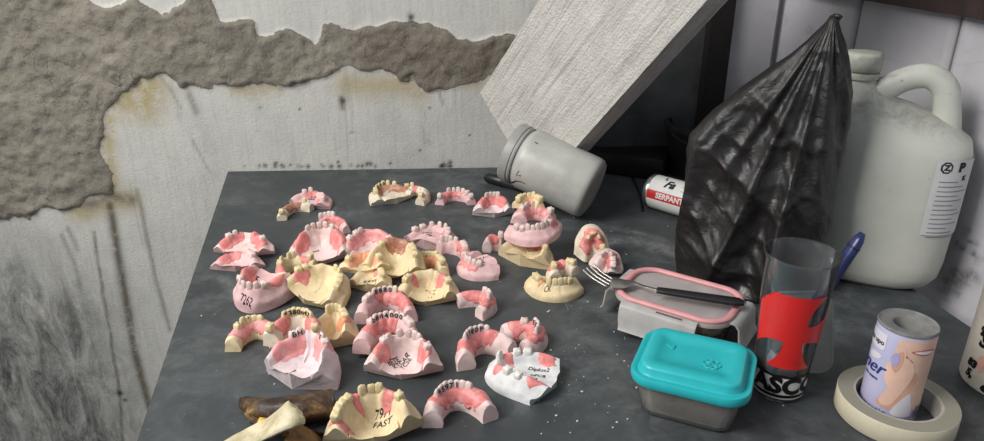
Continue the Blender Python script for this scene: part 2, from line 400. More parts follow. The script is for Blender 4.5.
c = t.mix(t.math('MULTIPLY', t.ramp(t.noise(14, 8, 0.8, 0.8, vec=t.mapping((1, 1, 2.4))), [(0.56, (0, 0, 0)), (0.72, (255, 255, 255))]), 0.3), c, (118, 116, 120))
c = t.mix(t.math('MULTIPLY', t.attr('blot'), t.ramp(n2, [(0.3, (60, 60, 60)), (0.6, (255, 255, 255))]), True), c, (36, 36, 38))
c = t.mix(t.math('MULTIPLY', t.attr('gap'), 0.96), c, (24, 22, 28))
t.set(c, 0.6, spec=0.3); t.bump(n2, 0.2, 0.002)
struct('wall_right', link_mesh('wall_right', me, t.m)); BOARD = t.m
quad_slab('wall_right_body', CORN - nr * .012, CORN - dr * RU - nr * .012, 0, 2.3, nr, 0.06, flat_wall)
# brown beam on the right wall
bz = onpl(984, 12, rw, nr).z; bz2 = onpl(880, 2, rw, nr).z
brown = simple('dark_brown_wood', (58, 44, 42), 0.55, var=0.3, scale=30)
def beam_pt(u, off, z): 
    q = CORN - dr * u + nr * off; return (q.x, q.y, z)
ua = gaps[0] - 0.10
vs = [beam_pt(ua, 0, bz2 + .002), beam_pt(RU, 0, bz - .004), beam_pt(RU, .022, bz - .004), beam_pt(ua, .022, bz2 + .002),
      beam_pt(ua, 0, bz2 + .07), beam_pt(RU, 0, bz + .07), beam_pt(RU, .022, bz + .07), beam_pt(ua, .022, bz2 + .07)]
bm_o = from_py('trim_1', vs, [(0, 1, 2, 3), (4, 7, 6, 5), (0, 4, 5, 1), (3, 2, 6, 7), (0, 3, 7, 4), (1, 5, 6, 2)], brown, smooth=False); struct('trim_1', bm_o)
# dark post and grey board panel on the back wall next to the corner
def wbox(name, px0, px1, pyr, z0, z1, th, m):
    p0 = onpl(px0, pyr, w0, nw); p1 = onpl(px1, pyr, w0, nw); p0.z = p1.z = 0
    return quad_slab(name, p0 + nw * th, p1 + nw * th, z0, z1, nw, th - .0005, m)
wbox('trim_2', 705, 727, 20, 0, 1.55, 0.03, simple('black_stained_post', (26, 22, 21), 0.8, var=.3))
wbox('trim_4', 600, 704.6, 20, 0, 1.55, 0.010, simple('shade_darkened_board', (74, 76, 78), .85, var=.25, scale=18))  # board between slab and post; corner shade is put into its dark colour
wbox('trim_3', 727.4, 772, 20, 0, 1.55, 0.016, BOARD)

floor_m = simple('rough_concrete_floor', (96, 92, 88), 0.9, var=0.2, scale=12, bump=0.3)
fl = from_py('floor', [(-2.5, -1.5, 0), (1.2, -1.5, 0), (1.2, 1.35, 0), (-2.5, 1.35, 0), (-2.5, -1.5, -.05), (1.2, -1.5, -.05), (1.2, 1.35, -.05), (-2.5, 1.35, -.05)],
             [(0, 1, 2, 3), (4, 7, 6, 5), (0, 4, 5, 1), (1, 5, 6, 2), (2, 6, 7, 3), (3, 7, 4, 0)], floor_m, smooth=False); struct('floor', fl)

# ------------------------------------------------------------------ table
t = NT('dusty_slate_tabletop')
n1 = t.noise(5, 7, 0.65); n2 = t.noise(30, 8, 0.75, 0.4)
c = t.ramp(n1, [(0.3, (52, 57, 60)), (0.7, (66, 71, 73))])
d1 = t.math('MULTIPLY', t.ramp(n2, [(0.42, (0, 0, 0)), (0.74, (255, 255, 255))]), t.ramp(t.noise(5.5, 5, 0.7, .6), [(0.38, (30, 30, 30)), (0.60, (255, 255, 255))]))
c = t.mix(t.math('MULTIPLY', d1, 0.60), c, (128, 132, 132))
sp = t.ramp(t.noise(190, 3, 0.6), [(0.70, (0, 0, 0)), (0.75, (255, 255, 255))])
c = t.mix(t.math('MULTIPLY', sp, 0.40), c, (150, 150, 146))
c = t.mix(t.math('MULTIPLY', t.attr('dust'), t.ramp(t.noise(55, 8, 0.8, 0.6), [(0.34, (0, 0, 0)), (0.68, (255, 255, 255))]), True), c, (160, 162, 160))
t.set(c, t.ramp(n2, [(0.3, (0.42, 0.42, 0.42, 1)), (0.7, (0.62, 0.62, 0.62, 1))]), spec=0.35); t.bump(n2, 0.12, 0.001)
TOPM = t.m
LE = P(137, 441); ld = (A - LE); ld.z = 0; ld.normalize()
FY = 0.14
fl_ = LE - ld * ((LE.y - FY) / ld.y); fr_ = r1 - dr * ((r1.y - FY) / dr.y)
back = Vector((A.x, A.y, 0)); 
te = ((A - r1).dot(nw)) / dr.dot(nw); RC = r1 + dr * te
out = [Vector((fl_.x, fl_.y)), Vector((fr_.x, fr_.y)), Vector((RC.x, RC.y)), Vector((A.x, A.y))]
# grid top so the dust attribute has resolution; clipped to the outline by mapping a unit square
gx, gy = 200, 170
vs = []; dust = []
px_dust = [([(222, 278), (236, 290), (248, 300)], .008, .30), ([(224, 296), (246, 302)], .006, .28), ([(232, 300), (242, 283)], .004, .22), ([(600, 243), (632, 240), (662, 246), (700, 262)], .014, .42), ([(636, 232), (662, 240)], .007, .40),
           ([(655, 250), (690, 256)], .010, .45), ([(612, 228), (630, 232)], .004, .3), ([(585, 302), (605, 310), (612, 322)], .010, .22), ([(570, 330), (600, 345), (640, 430)], .02, .12), ([(430, 300), (450, 320)], .012, .12)]
dsegs = [([(P(*q).x, P(*q).y) for q in s], w_, a_) for s, w_, a_ in px_dust]
GX = np.zeros((gx + 1, gy + 1)); GY = GX.copy()
for i in range(gx + 1):
    for j in range(gy + 1):
        s, q = i / gx, j / gy
        p = (out[0] * (1 - s) + out[1] * s) * (1 - q) + (out[3] * (1 - s) + out[2] * s) * q
        GX[i, j], GY[i, j] = p.x, p.y
# round the back left corner
rc = 0.010
du = np.zeros(GX.shape)
for s, w_, a_ in dsegs: du = np.maximum(du, a_ * 1.3 * np.exp(-(seg_dist(s, GX, GY) / w_) ** 2))
vs = [(GX[i, j], GY[i, j], TZ) for i in range(gx + 1) for j in range(gy + 1)]
fs = [(i * (gy + 1) + j, (i + 1) * (gy + 1) + j, (i + 1) * (gy + 1) + j + 1, i * (gy + 1) + j + 1) for i in range(gx) for j in range(gy)]
rim = [(i, 0) for i in range(gx)] + [(gx, j) for j in range(gy)] + [(i, gy) for i in range(gx, 0, -1)] + [(0, j) for j in range(gy, 0, -1)]
off = len(vs)
for i, j in rim: vs.append((GX[i, j], GY[i, j], TZ - 0.022))
nrm_ = len(rim)
for k in range(nrm_):
    a_ = rim[k]; b_ = rim[(k + 1) % nrm_]
    fs.append((a_[0] * (gy + 1) + a_[1], off + k, off + (k + 1) % nrm_, b_[0] * (gy + 1) + b_[1]))
fs.append(tuple(off + k for k in range(nrm_ - 1, -1, -1)))
tbl = thing('table', 'dark slate grey table with dusty top, pushed against the peeling wall', 'table', (0, 0, 0))
me = bpy.data.meshes.new('tabletop'); me.from_pydata(vs, [], fs); me.update()
a = me.attributes.new('dust', 'FLOAT', 'POINT'); dd = np.zeros(len(vs), np.float32); dd[:off] = du.reshape(-1); a.data.foreach_set('value', dd)
top = link_mesh('tabletop', me, TOPM, tbl, smooth=False)
legm = simple('dark_table_leg', (38, 40, 42), 0.6)
for s, q in ((.06, .08), (.94, .08), (.06, .94), (.94, .94)):
    p = (out[0] * (1 - s) + out[1] * s) * (1 - q) + (out[3] * (1 - s) + out[2] * s) * q
    box('leg', (p.x - .022, p.y - .022, 0), (p.x + .022, p.y + .022, TZ - .022), legm, tbl, .002)

# ------------------------------------------------------------------ dental casts
PL = {'pink': (224, 188, 188), 'palepink': (226, 203, 199), 'cream': (228, 209, 170), 'white': (214, 215, 215), 'ivory': (224, 211, 190), 'pinkwhite': (224, 208, 210)}
def plaster(kind):
    nm = kind + '_plaster'
    if nm in _simple: return _simple[nm]
    c = PL[kind]; t = NT(nm); n = t.noise(85, 6, 0.7); n2 = t.noise(330, 4, 0.7)
    col = t.ramp(n, [(0.3, tuple(v * .90 for v in c)), (0.55, c), (0.75, tuple(min(255, v * 1.05) for v in c))])
    if kind == 'cream': col = t.mix(t.math('MULTIPLY', t.ramp(t.noise(38, 5, .7), [(0.5, (0, 0, 0)), (0.75, (255, 255, 255))]), .35), col, (196, 164, 98))
    if kind in ('pink', 'palepink'): col = t.mix(t.math('MULTIPLY', t.ramp(t.noise(50, 5, .7), [(0.5, (0, 0, 0)), (0.72, (255, 255, 255))]), .45), col, (214, 160, 164))
    t.set(col, 0.62, spec=0.3); t.bump(n2, 0.28, 0.0012); _simple[nm] = t.m; return t.m
def waxm(kind):
    nm = kind + '_wax'
    if nm in _simple: return _simple[nm]
    c = {'rose': (222, 132, 130), 'softrose': (226, 152, 152), 'brown': (170, 116, 92), 'orange': (224, 150, 112)}[kind]
    t = NT(nm); n = t.noise(70, 5, 0.7)
    wc = t.ramp(n, [(0.28, tuple(v * .86 for v in c)), (0.50, c), (0.72, tuple(min(255, v * 1.1 + 8) for v in c))]); wc = t.mix(t.math('MULTIPLY', t.ramp(t.noise(120, 6, .75, .5), [(0.50, (0, 0, 0)), (0.66, (255, 255, 255))]), .55), wc, (228, 196, 190)); t.set(wc, 0.42, spec=0.4); t.bump(t.noise(180, 4, .7), 0.25, 0.001)
    _simple[nm] = t.m; return t.m
INK = simple('marker_ink', (30, 26, 34), 0.7)
toothm = simple('plaster_tooth', (222, 200, 194), 0.5, var=.06)
tooth_c = simple('cream_tooth', (220, 202, 158), 0.5, var=.06)
tooth_w = simple('white_tooth', (224, 222, 216), 0.5, var=.05)
CASTS = []
def cast(label, px, py, wpx, yaw, kind='arch', col='pink', wax='rose', u=(-1, 1), lr=1.0, h=0.016, teeth=None, waxr=None, z=0.0,
         tilt=(0, 0), writing=None, marks='', seed=0, rw_=0.0072, group=None, thick=1.0, vault=0.55, name='dental_cast', tcol=None, dep=None):
    """px,py: middle of the piece in the photo; wpx: full arch width in pixels there; yaw: 0 = front teeth point away from camera"""
    rng = random.Random(seed * 7 + 13)
    ctr = P(px, py, TZ + z + h * 0.5); dpt = depth_of(ctr)
    a = wpx * 1.04 * dpt / FPX / 2 - rw_ * 1.25; b = a * 1.50 * lr; h = h * 1.12
    so = Vector((seed * 3.1, seed * 1.7, 0)); rw_ = rw_ * (.76 if kind == 'arch' else .90)
    u0, u1 = u
    def cur(s, sc=1.0):
        ph = s * math.pi / 2
        sx = math.copysign(abs(math.sin(ph)) ** 0.92, ph)
        return Vector((a * sc * (sx * .62 + s * .42), b * sc * (math.cos(ph) * .6 + (1 - s * s) * .4 - 0.42), 0))
    def frame(s):
        e = 0.01; tg = (cur(min(s + e, 1.2)) - cur(max(s - e, -1.2))).normalized(); return cur(s), Vector((-tg.y, tg.x, 0)) * 1.0
    r = rw_ * thick
    # outer side is +n (front/outwards)
    if kind == 'arch':
        prof = [(-.95, 0), (-1.02, .22), (-1.0, .45), (-.90, .64), (-.74, .80), (-.52, .92), (-.26, 1.0), (.0, 1.03), (.26, 1.0), (.52, .92), (.76, .80), (.94, .64), (1.04, .46), (1.10, .24), (1.12, 0.0)]
    else:
        prof = None
    rx = 1 + 0.15 * math.sin(seed)
    def nz(p, amp, s): return noise.noise((p + so) * s) * amp
    hump = [(rng.uniform(u0, u1), rng.uniform(.05, .12), rng.uniform(-.12, .12)) for _ in range(5)]
    def P3(s, k, inner_t=None):
        """arch profile index (float) -> point"""
        c, n = frame(s)
        k = max(0, min(len(prof) - 1, k)); i = int(min(k, len(prof) - 2)); f = k - i
        o = prof[i][0] * (1 - f) + prof[i + 1][0] * f; zz = prof[i][1] * (1 - f) + prof[i + 1][1] * f
        hh = h * (1 + sum(a_ * math.exp(-((s - c_) / w_) ** 2) for c_, w_, a_ in hump))
        en = min(1.0, (min(s - u0, u1 - s) + .004) / .05); hh *= (1 - .20 * abs(s) ** 4) * (.93 + .07 * en)
        wid = r * (.90 + .10 * math.sqrt(max(0, en))) * (1 + 0.22 * max(0, -s) ** 3 + 0.16 * noise.noise(Vector((s * 2.3, seed, 2))))
        p = c + n * (o * wid) + Vector((0, 0, zz * hh))
        q = 1.0 if zz > 0.02 else 0.3
        p += Vector((nz(p, 1, 95), nz(p + Vector((5, 0, 0)), 1, 95), nz(p + Vector((0, 7, 0)), .8 if zz > .02 else 0, 120))) * (0.0017 * q)
        return p
    def PF(s, k):
        """solid (palate filled) profile: 0 midline .. 1 rim"""
        c, n = frame(s)
        mid = Vector((0, b * ((math.cos(s * math.pi / 2)) * (0.38) - 0.42), 0))
        # palate from midline to ridge, then drop outside
        if k <= 0.52:
            q = k / 0.52; e = c - n * (r * 0.95); p = mid.lerp(e, q)
            zz = vault + (0.62 - vault) * q ** 2.4 + .10 * abs(s) ** 6 * (1 - q)
        else:
            tbl_ = [(-.95, .62), (-.65, .82), (-.35, .96), (0, 1.03), (.35, .96), (.65, .84), (.95, .68), (1.25, .55), (1.55, .47), (1.72, .30), (1.75, 0.0)]
            q = (k - .52) / .48 * (len(tbl_) - 1); i = int(min(q, len(tbl_) - 2)); f = q - i
            o = tbl_[i][0] * (1 - f) + tbl_[i + 1][0] * f; zz = tbl_[i][1] * (1 - f) + tbl_[i + 1][1] * f
            p = c + n * (o * r)
        p = p + Vector((0, -b * .34 * abs(s) ** 4 * math.sqrt(max(0.0, 1 - min(1.0, abs(p.x) / (a + r * 1.7)) ** 2)), 0))
        hh = h * (1 + sum(a_ * math.exp(-((s - c_) / w_) ** 2) for c_, w_, a_ in hump)) * (1 - 0.22 * max(0, abs(s) - .8) / .2 * (1 if k > .5 else 0))
        p = p + Vector((0, 0, zz * hh)); q = 1.0 if zz > 0.02 else 0.3
        p += Vector((nz(p, 1, 90), nz(p + Vector((5, 0, 0)), 1, 90), nz(p + Vector((0, 7, 0)), 1, 70) if zz > .02 else 0)) * (0.0017 * q)
        return p
    NU = 52; vs = []; fs = []
    if kind == 'arch':
        ks = [i * 0.5 for i in range((len(prof) - 1) * 2 + 1)]; nk = len(ks)
        for i in range(NU + 1):
            s = u0 + (u1 - u0) * i / NU
            for k in ks: vs.append(P3(s, k))
        for i in range(NU):
            for j in range(nk):
                a_ = i * nk + j; b_ = i * nk + (j + 1) % nk; fs.append((a_, b_, b_ + nk, a_ + nk))
        for i in (0, NU):                                                     # chipped, slightly slanted heels
            fs.append(tuple(i * nk + j for j in (range(nk) if i else range(nk - 1, -1, -1))))
        surf = P3; kmax = len(prof) - 1; kr = (kmax / 2)
    else:
        nk = 34
        for i in range(NU + 1):
            s = u0 + (u1 - u0) * i / NU
            for j in range(nk): vs.append(PF(s, j / (nk - 1)))
            q = PF(s, 0); vs.append(Vector((q.x, q.y, 0)))
        n_ = nk + 1
        for i in range(NU):
            for j in range(nk - 1): a_ = i * n_ + j; fs.append((a_, a_ + 1, a_ + 1 + n_, a_ + n_))
            a_ = i * n_; fs.append((a_ + nk - 1, a_ + nk, a_ + nk + n_, a_ + nk - 1 + n_))
            if not (abs(u0 + 1) < .01 and abs(u1 - 1) < .01): pass
        for i in (0, NU): fs.append(tuple(i * n_ + j for j in range(n_)))
        surf = PF; kmax = 1.0; kr = 0.52 + .48 * .3
    eul = Euler((R(tilt[0]), R(tilt[1]), 0)).to_matrix().to_4x4()
    M = Matrix.Rotation(R(yaw), 4, 'Z'); 
    # tilts are given in camera-facing axes: x = raise the far side, y = raise the left side
    Mt = Matrix.Rotation(R(tilt[0]), 4, 'X') @ Matrix.Rotation(R(tilt[1]), 4, 'Y') @ M
    lo = min((Mt @ v).z for v in vs)
    # centre the visible piece on ctr
    cs = sum((Mt @ v for v in vs), Vector()) / len(vs)
    loc = Vector((ctr.x - cs.x, ctr.y - cs.y, TZ + z - lo + 0.0002))
    root = thing(name, label, 'dental cast', loc, Mt.to_euler(), group)
    pm = plaster(col)
    o = from_py('plaster_base', vs, fs, pm, root, weld=True, sharp=50)
    # wax over the ridge
    if waxr is None: waxr = [(u0 + .04, u1 - .06)]
    for (g0, g1) in waxr:
        gn = max(6, int(40 * (g1 - g0) / 2)); gv = []; gf = []
        kk = 16
        if kind == 'arch': ka, kb = kr - 5.4, kr + 4.2
        else: ka, kb = 0.36, 0.52 + .48 * .66
        for i in range(gn + 1):
            s = g0 + (g1 - g0) * i / gn; e1 = noise.noise(Vector((s * 5, seed, 0))) ; e2 = noise.noise(Vector((s * 6, seed, 9)))
            pinch = min(1, min(i, gn - i) / 3 * .8 + .25)
            km = (ka + kb) / 2; k0 = km + (ka * (1 - .0) - km) * pinch * (1 + .35 * e1); k1 = km + (kb - km) * pinch * (1 + .35 * e2)
            row = []
            for j in range(kk + 1):
                k = k0 + (k1 - k0) * j / kk
                p = surf(s, k); du_ = surf(s + .01, k) - surf(s - .01, k); dv_ = surf(s, k + .012 * kmax) - surf(s, k - .012 * kmax)
                nn = du_.cross(dv_); nn = nn.normalized() if nn.length > 1e-12 else Vector((0, 0, 1))
                if nn.z < 0: nn = -nn
                ed = min(1, min(j, kk - j) / 2.0) * min(1, min(i, gn - i) / 1.5)
                row.append((p + nn * (-0.0003 + 0.0011 * ed + 0.0003 * noise.noise(p * 300)), p - nn * 0.0012))
            gv += [q[0] for q in row] + [q[1] for q in row]
        st = 2 * (kk + 1)
        for i in range(gn):
            for j in range(kk):
                a_ = i * st + j; gf.append((a_, a_ + 1, a_ + 1 + st, a_ + st)); b_ = a_ + kk + 1; gf.append((b_, b_ + st, b_ + st + 1, b_ + 1))
            for j in (0, kk):
                a_ = i * st + j; gf.append((a_, a_ + st, a_ + st + kk + 1, a_ + kk + 1))
        for i in (0, gn):
            for j in range(kk):
                a_ = i * st + j; gf.append((a_, a_ + kk + 1, a_ + kk + 2, a_ + 1))
        from_py('wax_gum', gv, gf, waxm(wax), root)
    # teeth
    bv = [tuple(v) for v in vs]; bvh = BVHTree.FromPolygons(bv, fs)
    if teeth is None: teeth = [x / 10 for x in range(-5, 6, 2)]
    tm = tcol or {'cream': tooth_c, 'ivory': tooth_c, 'white': tooth_w}.get(col, toothm)
    ms = list(marks)
    for ti, ts in enumerate(teeth):
        c, n = frame(ts); tg = Vector((n.y, -n.x, 0))
        mol = abs(ts) > 0.45
        wx = (0.0030 if not mol else 0.0038) * rng.uniform(.9, 1.12); wy = (0.0025 if not mol else 0.0036); wz = (0.0058 if not mol else 0.0044) * rng.uniform(.85, 1.1)
        base = c + Vector((0, 0, h * 0.98 + wz * .25))
        bm = bmesh.new(); bmesh.ops.create_cube(bm, size=2); bmesh.ops.subdivide_edges(bm, edges=bm.edges, cuts=4, use_grid_fill=True)
        for v in bm.verts:
            q = v.co.copy(); sph = q.normalized() * 1.18; q = q.lerp(sph, .62)
            if q.z > .3 and mol:
                q.z += .16 * math.cos(q.x * 4.2) * math.cos(q.y * 4.2) - .1
            if not mol and q.z > 0: q.y *= 1 - .45 * q.z
            q += Vector([noise.noise(q * 2 + Vector((ti, seed, k))) * .12 for k in range(3)])
            v.co = base + tg * (q.x * wx) + n * (q.y * wy) + Vector((0, 0, q.z * wz))
        me = bpy.data.meshes.new('tooth'); bm.to_mesh(me)
        if ms and ti < len(ms) and ms[ti] != ' ':
            tb = BVHTree.FromBMesh(bm)
            vs2, fs2 = text_mesh(ms[ti], 0.0098, bold=0.0002)
            ov = []
            for v in vs2:
                # write on the inner / top face of each tooth, letters upright seen from behind the arch
                q = base + tg * (v.x * .75) - n * .012 + Vector((0, 0, .0058 + v.y * .75)); dirn = (Vector((0, 0, -.4)) + n).normalized()
                hit = tb.ray_cast(q, dirn); h2 = bvh.ray_cast(q, dirn)
                hh_ = hit if hit[0] is not None else h2
                ov.append((hh_[0] - dirn * .0006) if hh_[0] is not None else q + dirn * .011)
            fs2 = [f for f in fs2 if max((ov[f[0]] - ov[f[1]]).length, (ov[f[1]] - ov[f[2]]).length, (ov[f[0]] - ov[f[2]]).length) < .0040]
            if fs2: from_py('ink_mark', ov, fs2, INK, root)
        bm.free()
        to = link_mesh('tooth', me, tm, root)
    if writing:
        for (txt, x_, y_, size, rot) in writing:
            vs2, fs2 = text_mesh(txt, size * .72, bold=0.00005, shear=.15); ov = []
            cr, sr = math.cos(R(rot)), math.sin(R(rot))
            for v in vs2:
                q = Vector((x_ * a + v.x * cr - v.y * sr, y_ * b + v.x * sr + v.y * cr, 0.08)); hit = bvh.ray_cast(q, Vector((0, 0, -1)))
                ov.append(hit[0] + Vector((0, 0, .0004)) if hit[0] is not None else None)
            good = [f for f in fs2 if all(ov[i] is not None for i in f)]; good = [f for f in good if max((ov[f[0]] - ov[f[1]]).length, (ov[f[1]] - ov[f[2]]).length, (ov[f[0]] - ov[f[2]]).length) < size * .5]
            ov = [v if v is not None else Vector((0, 0, 0)) for v in ov]
            if good:
                used = sorted({i for f in good for i in f}); mp = {u_: i for i, u_ in enumerate(used)}
                from_py('inscription', [ov[i] for i in used], [tuple(mp[i] for i in f) for f in good], INK, root)
    CASTS.append(root); return root
G = 'dental plaster casts laid out on the table'
exec_list = []
def C_(*a_, **k_): k_.setdefault('group', G); k_.setdefault('seed', len(CASTS) + 1); return cast(*a_, **k_)
# back row
C_('small ivory half-arch cast with brownish wax, in front of the farthest-left pink block', 294, 210, 47, 25, 'arch', 'ivory', 'brown', u=(-.95, .55), h=.011, teeth=[-.9, .3], waxr=[(-.7, .2)], writing=None, lr=.8)
C_('pink block cast with two dark scribbled lines, farthest left piece near the wall', 313, 200, 42, -20, 'solid', 'pink', 'rose', h=.012, teeth=[-.55, -.3, .9], waxr=[(-.6, 0), (.5, .9)], writing=[('8EZ\n7RR', -.1, .05, .010, 15)], lr=.75)
C_('small pink wedge-shaped half cast with four teeth, alone below the farthest-left pieces', 335, 224, 50, 15, 'arch', 'pink', 'rose', u=(-.18, .95), h=.014, teeth=[-.12, .02, .16, .30], waxr=[(-.15, .85)], lr=.8)
C_('brown-gummed ivory cast with marked teeth, first piece of the farthest row', 389, 194, 44, 35, 'solid', 'ivory', 'brown', h=.013, teeth=[-.8, -.6, -.4, -.2, 0, .2, .45], waxr=[(-.75, .9)], marks=' 8830', writing=[('HYA', .1, .1, .009, 20)], lr=.9)
C_('ivory boomerang-shaped cast with a row of ink ticks, right of the brown-gummed one', 419, 194, 52, -42, 'arch', 'ivory', 'rose', u=(-.62, .80), h=.012, teeth=[-.5, -.35, .72], waxr=[(-.38, -.1), (.6, .78)], marks='', writing=[("'  ,  '  ,", .15, .52, .009, -10)], rw_=.0092, lr=1.0)
C_('small jagged pink cast with teeth all round, third in the farthest row', 456, 198, 42, 0, 'arch', 'pink', 'rose', h=.012, teeth=[-.95, -.35, -.1, .1, .35, .6, .95], waxr=[(-.9, .4)], lr=.65, rw_=.008)
C_('small cast with white base and pink upper edge, left of the grey jar mouth', 493, 208, 38, 5, 'solid', 'pinkwhite', 'rose', h=.017, teeth=[-.3, -.1, .1, .3], waxr=[(-.95, .9)], lr=.75, tilt=(10, 0), vault=.35)
# left cluster
C_('flat pink cast with two upright stub teeth, topmost of the left-edge pair', 246, 246, 54, 0, 'solid', 'palepink', 'rose', h=.014, teeth=[-.62, -.4, .7], waxr=[(-.98, -.1), (.1, .98)], lr=.62, tilt=(6, 2), vault=.45, z=.004)
C_('rough pink cast lying nearest the left table edge, in front of the two-stub cast', 238, 262, 48, 5, 'solid', 'pink', 'rose', h=.012, teeth=[.4, .55, .72], waxr=[(-.9, .2)], lr=.55, vault=.5)
C_('large pale pink cast with hollow palate facing the viewer, right of the two-stub cast', 321, 249, 58, 8, 'solid', 'palepink', 'rose', h=.020, teeth=[-.35, -.18, 0, .18, .42], waxr=[(-.95, -.45), (.4, .95)], lr=.85, tilt=(16, 0), vault=.22, writing=[('ww', -.2, -.25, .008, 20)])
C_('cream lower cast with red wax strip, above the cast inscribed 7262', 292, 268, 52, 50, 'arch', 'cream', 'rose', h=.015, teeth=[-.5, -.3, .1, .25, .85], waxr=[(-.95, -.45), (.5, .9)], lr=.75, rw_=.0085, writing=[('EA', -.85, .1, .008, 0)])
C_('bulky pink cast inscribed 7262 along its front, at the left edge of the group', 260, 292, 56, 160, 'solid', 'pink', 'rose', h=.024, teeth=[-.5, -.3, -.1, .1, .3, .5], waxr=[(-.95, -.55), (.5, .95)], lr=1.0, vault=.35, tilt=(10, 0), writing=[('7262', -.1, .82, .010, 180), ('8 8011', 0, .46, .009, 180), ('M', .55, -.3, .012, 100)], tcol=None)
C_('cream upper cast with wide open palate and dark wire at its right rim', 323, 291, 64, -30, 'solid', 'cream', 'rose', h=.018, teeth=[-.85, -.7, .1, .28, .46, .62, .8], waxr=[(-.92, -.6)], lr=.85, vault=.25, tilt=(10, 6))
C_('cream cup-shaped cast behind the pink block, far right of the front-left heap', 335, 330, 44, 0, 'solid', 'cream', 'orange', h=.024, teeth=[-.3, -.1, .1, .3, .5, .7], waxr=[(.5, .9)], lr=1.0, vault=.3, tilt=(8, 0))
C_('cream horseshoe cast with flesh-pink gum, leftmost of the front-left heap', 255, 334, 58, 12, 'arch', 'cream', 'softrose', h=.017, teeth=[-.6, -.4, -.2, 0, .2], waxr=[(-.95, .9)], lr=.85, rw_=.0085, marks="' '")
C_('pink and ivory horseshoe cast with inked teeth, bridging the middle of the front-left heap', 298, 329, 62, 0, 'arch', 'ivory', 'rose', h=.018, teeth=[-.45, -.3, -.15, 0, .15, .3, .45, .95, -.97], waxr=[(-.9, -.3), (.25, .9)], lr=.9, rw_=.0085, z=.012, marks='*380n42')
C_('large pink block cast with tall smooth white side walls, foremost of the front-left heap', 307, 362, 72, -20, 'solid', 'pinkwhite', 'softrose', h=.029, teeth=[-.5, -.35, .3, .5], waxr=[(-.95, -.2), (.05, .7)], lr=.80, vault=.45, tilt=(4, 0), marks='BHT')
# middle cluster
C_('pink upper cast with paired teeth at its left horn, behind the orange-waxed cast', 371, 249, 56, 0, 'solid', 'palepink', 'softrose', h=.018, teeth=[-.75, -.5, -.35, .75, .85], waxr=[(-.9, .9)], lr=.75, vault=.2, tilt=(14, 0))
C_('cream upper cast with smooth triangular hollow, centre of the middle heap', 396, 262, 58, -6, 'solid', 'cream', 'brown', h=.019, teeth=[-.5, .55, .7, .85], waxr=[(-.45, .4)], lr=.85, vault=.15, tilt=(14, 0), z=.006)
C_('small cream horseshoe cast with notched teeth, right end of the middle heap', 429, 266, 48, -5, 'arch', 'cream', 'orange', h=.016, teeth=[-.6, -.45, -.3, -.15, 0, .15, .3, .5, .7, .85], waxr=[(-.6, .6)], lr=.7, rw_=.0088, marks='   ,  ')
C_('cream cast lined with orange wax, resting on a smaller cream base', 365, 264, 46, 6, 'solid', 'cream', 'orange', h=.012, teeth=[-.8, .8], waxr=[(-.95, .95)], lr=.65, vault=.3, z=.013, tilt=(6, 0))
C_('low cream base with dark scrawl on its side, under the orange-waxed cast', 371, 280, 42, -10, 'solid', 'cream', 'rose', h=.015, teeth=[.55, .7, .85], waxr=[(.1, .45)], lr=.75, vault=.5, writing=[('KRYS', .1, -.38, .009, 10)])
C_('pink palate plate with handwriting and teeth round its right side, centre back of table', 434, 237, 50, -25, 'solid', 'pink', 'softrose', h=.014, teeth=[-.85, -.6, -.3, 0, .3, .5, .7, .9], waxr=[(.3, .9)], lr=.85, vault=.78, writing=[('DMS', -.35, -.05, .010, 10), ('H17', 0, -.25, .009, 10)])
C_('pink half-arch cast with a red groove sloping right, left of the stacked casts', 456, 250, 52, -18, 'arch', 'pink', 'rose', u=(-.55, .95), h=.015, teeth=[-.4, -.25, -.1, .1, .5, .65, .8], waxr=[(.1, .9)], lr=.7, rw_=.008)
C_('pink cast with inscribed flat back, just right of the red-grooved half-arch', 477, 266, 48, 125, 'solid', 'pink', 'rose', h=.015, teeth=[-.5, -.3, -.1, .1, .3], waxr=[(-.6, .6)], lr=.75, vault=.85, writing=[('ZIU\nMIL', 0, -.12, .010, -112)])
C_('cream upper cast with a molar at each horn and dotted writing, mid table', 428, 290, 58, 0, 'solid', 'cream', 'rose', h=.020, teeth=[-.82, -.7, .85], waxr=[(-.7, -.45), (.35, .75)], lr=.72, vault=.25, tilt=(12, 0), writing=[("'' ; ~\n. ,''", .15, -.28, .010, 8)])
C_('pink horseshoe cast with inked front teeth, rear one of the overlapping pink pair', 387, 306, 64, 4, 'arch', 'pink', 'rose', h=.018, teeth=[-.7, -.55, -.38, -.22, -.06, .1, .26], waxr=[(-.5, .95)], lr=.9, rw_=.0088, marks='  8880')
C_('pink horseshoe cast with thick left leg, front one of the overlapping pink pair', 388, 333, 72, 4, 'arch', 'pink', 'rose', u=(-1, .84), h=.020, teeth=[-.55, -.4, -.25, -.1, .05, .2, .36, .55, .7], waxr=[(-.85, .3)], lr=.80, rw_=.0095, marks='0804000', z=.006)
C_('pink cast opening left with three teeth at right, beside the two-molar cream cast', 481, 303, 52, -66, 'arch', 'palepink', 'rose', u=(-.98, .78), h=.014, teeth=[-.25, -.05, .15, .35], waxr=[(-.92, .75)], lr=1.15, rw_=.0088, marks="  ' '")
C_('wide pale pink upper cast with writing and a dark hole in the palate', 404, 359, 70, 0, 'solid', 'palepink', 'rose', h=.022, teeth=[-.55, -.42, -.1, .1, .3, .42, .8], waxr=[(-.93, -.5), (.55, .93)], lr=.66, vault=.22, tilt=(12, 0), writing=[('BETE', -.38, -.2, .0085, 50), ('KTCAR', -.1, -.15, .0085, 50), ('TCSE', .08, -.25, .008, 50)])
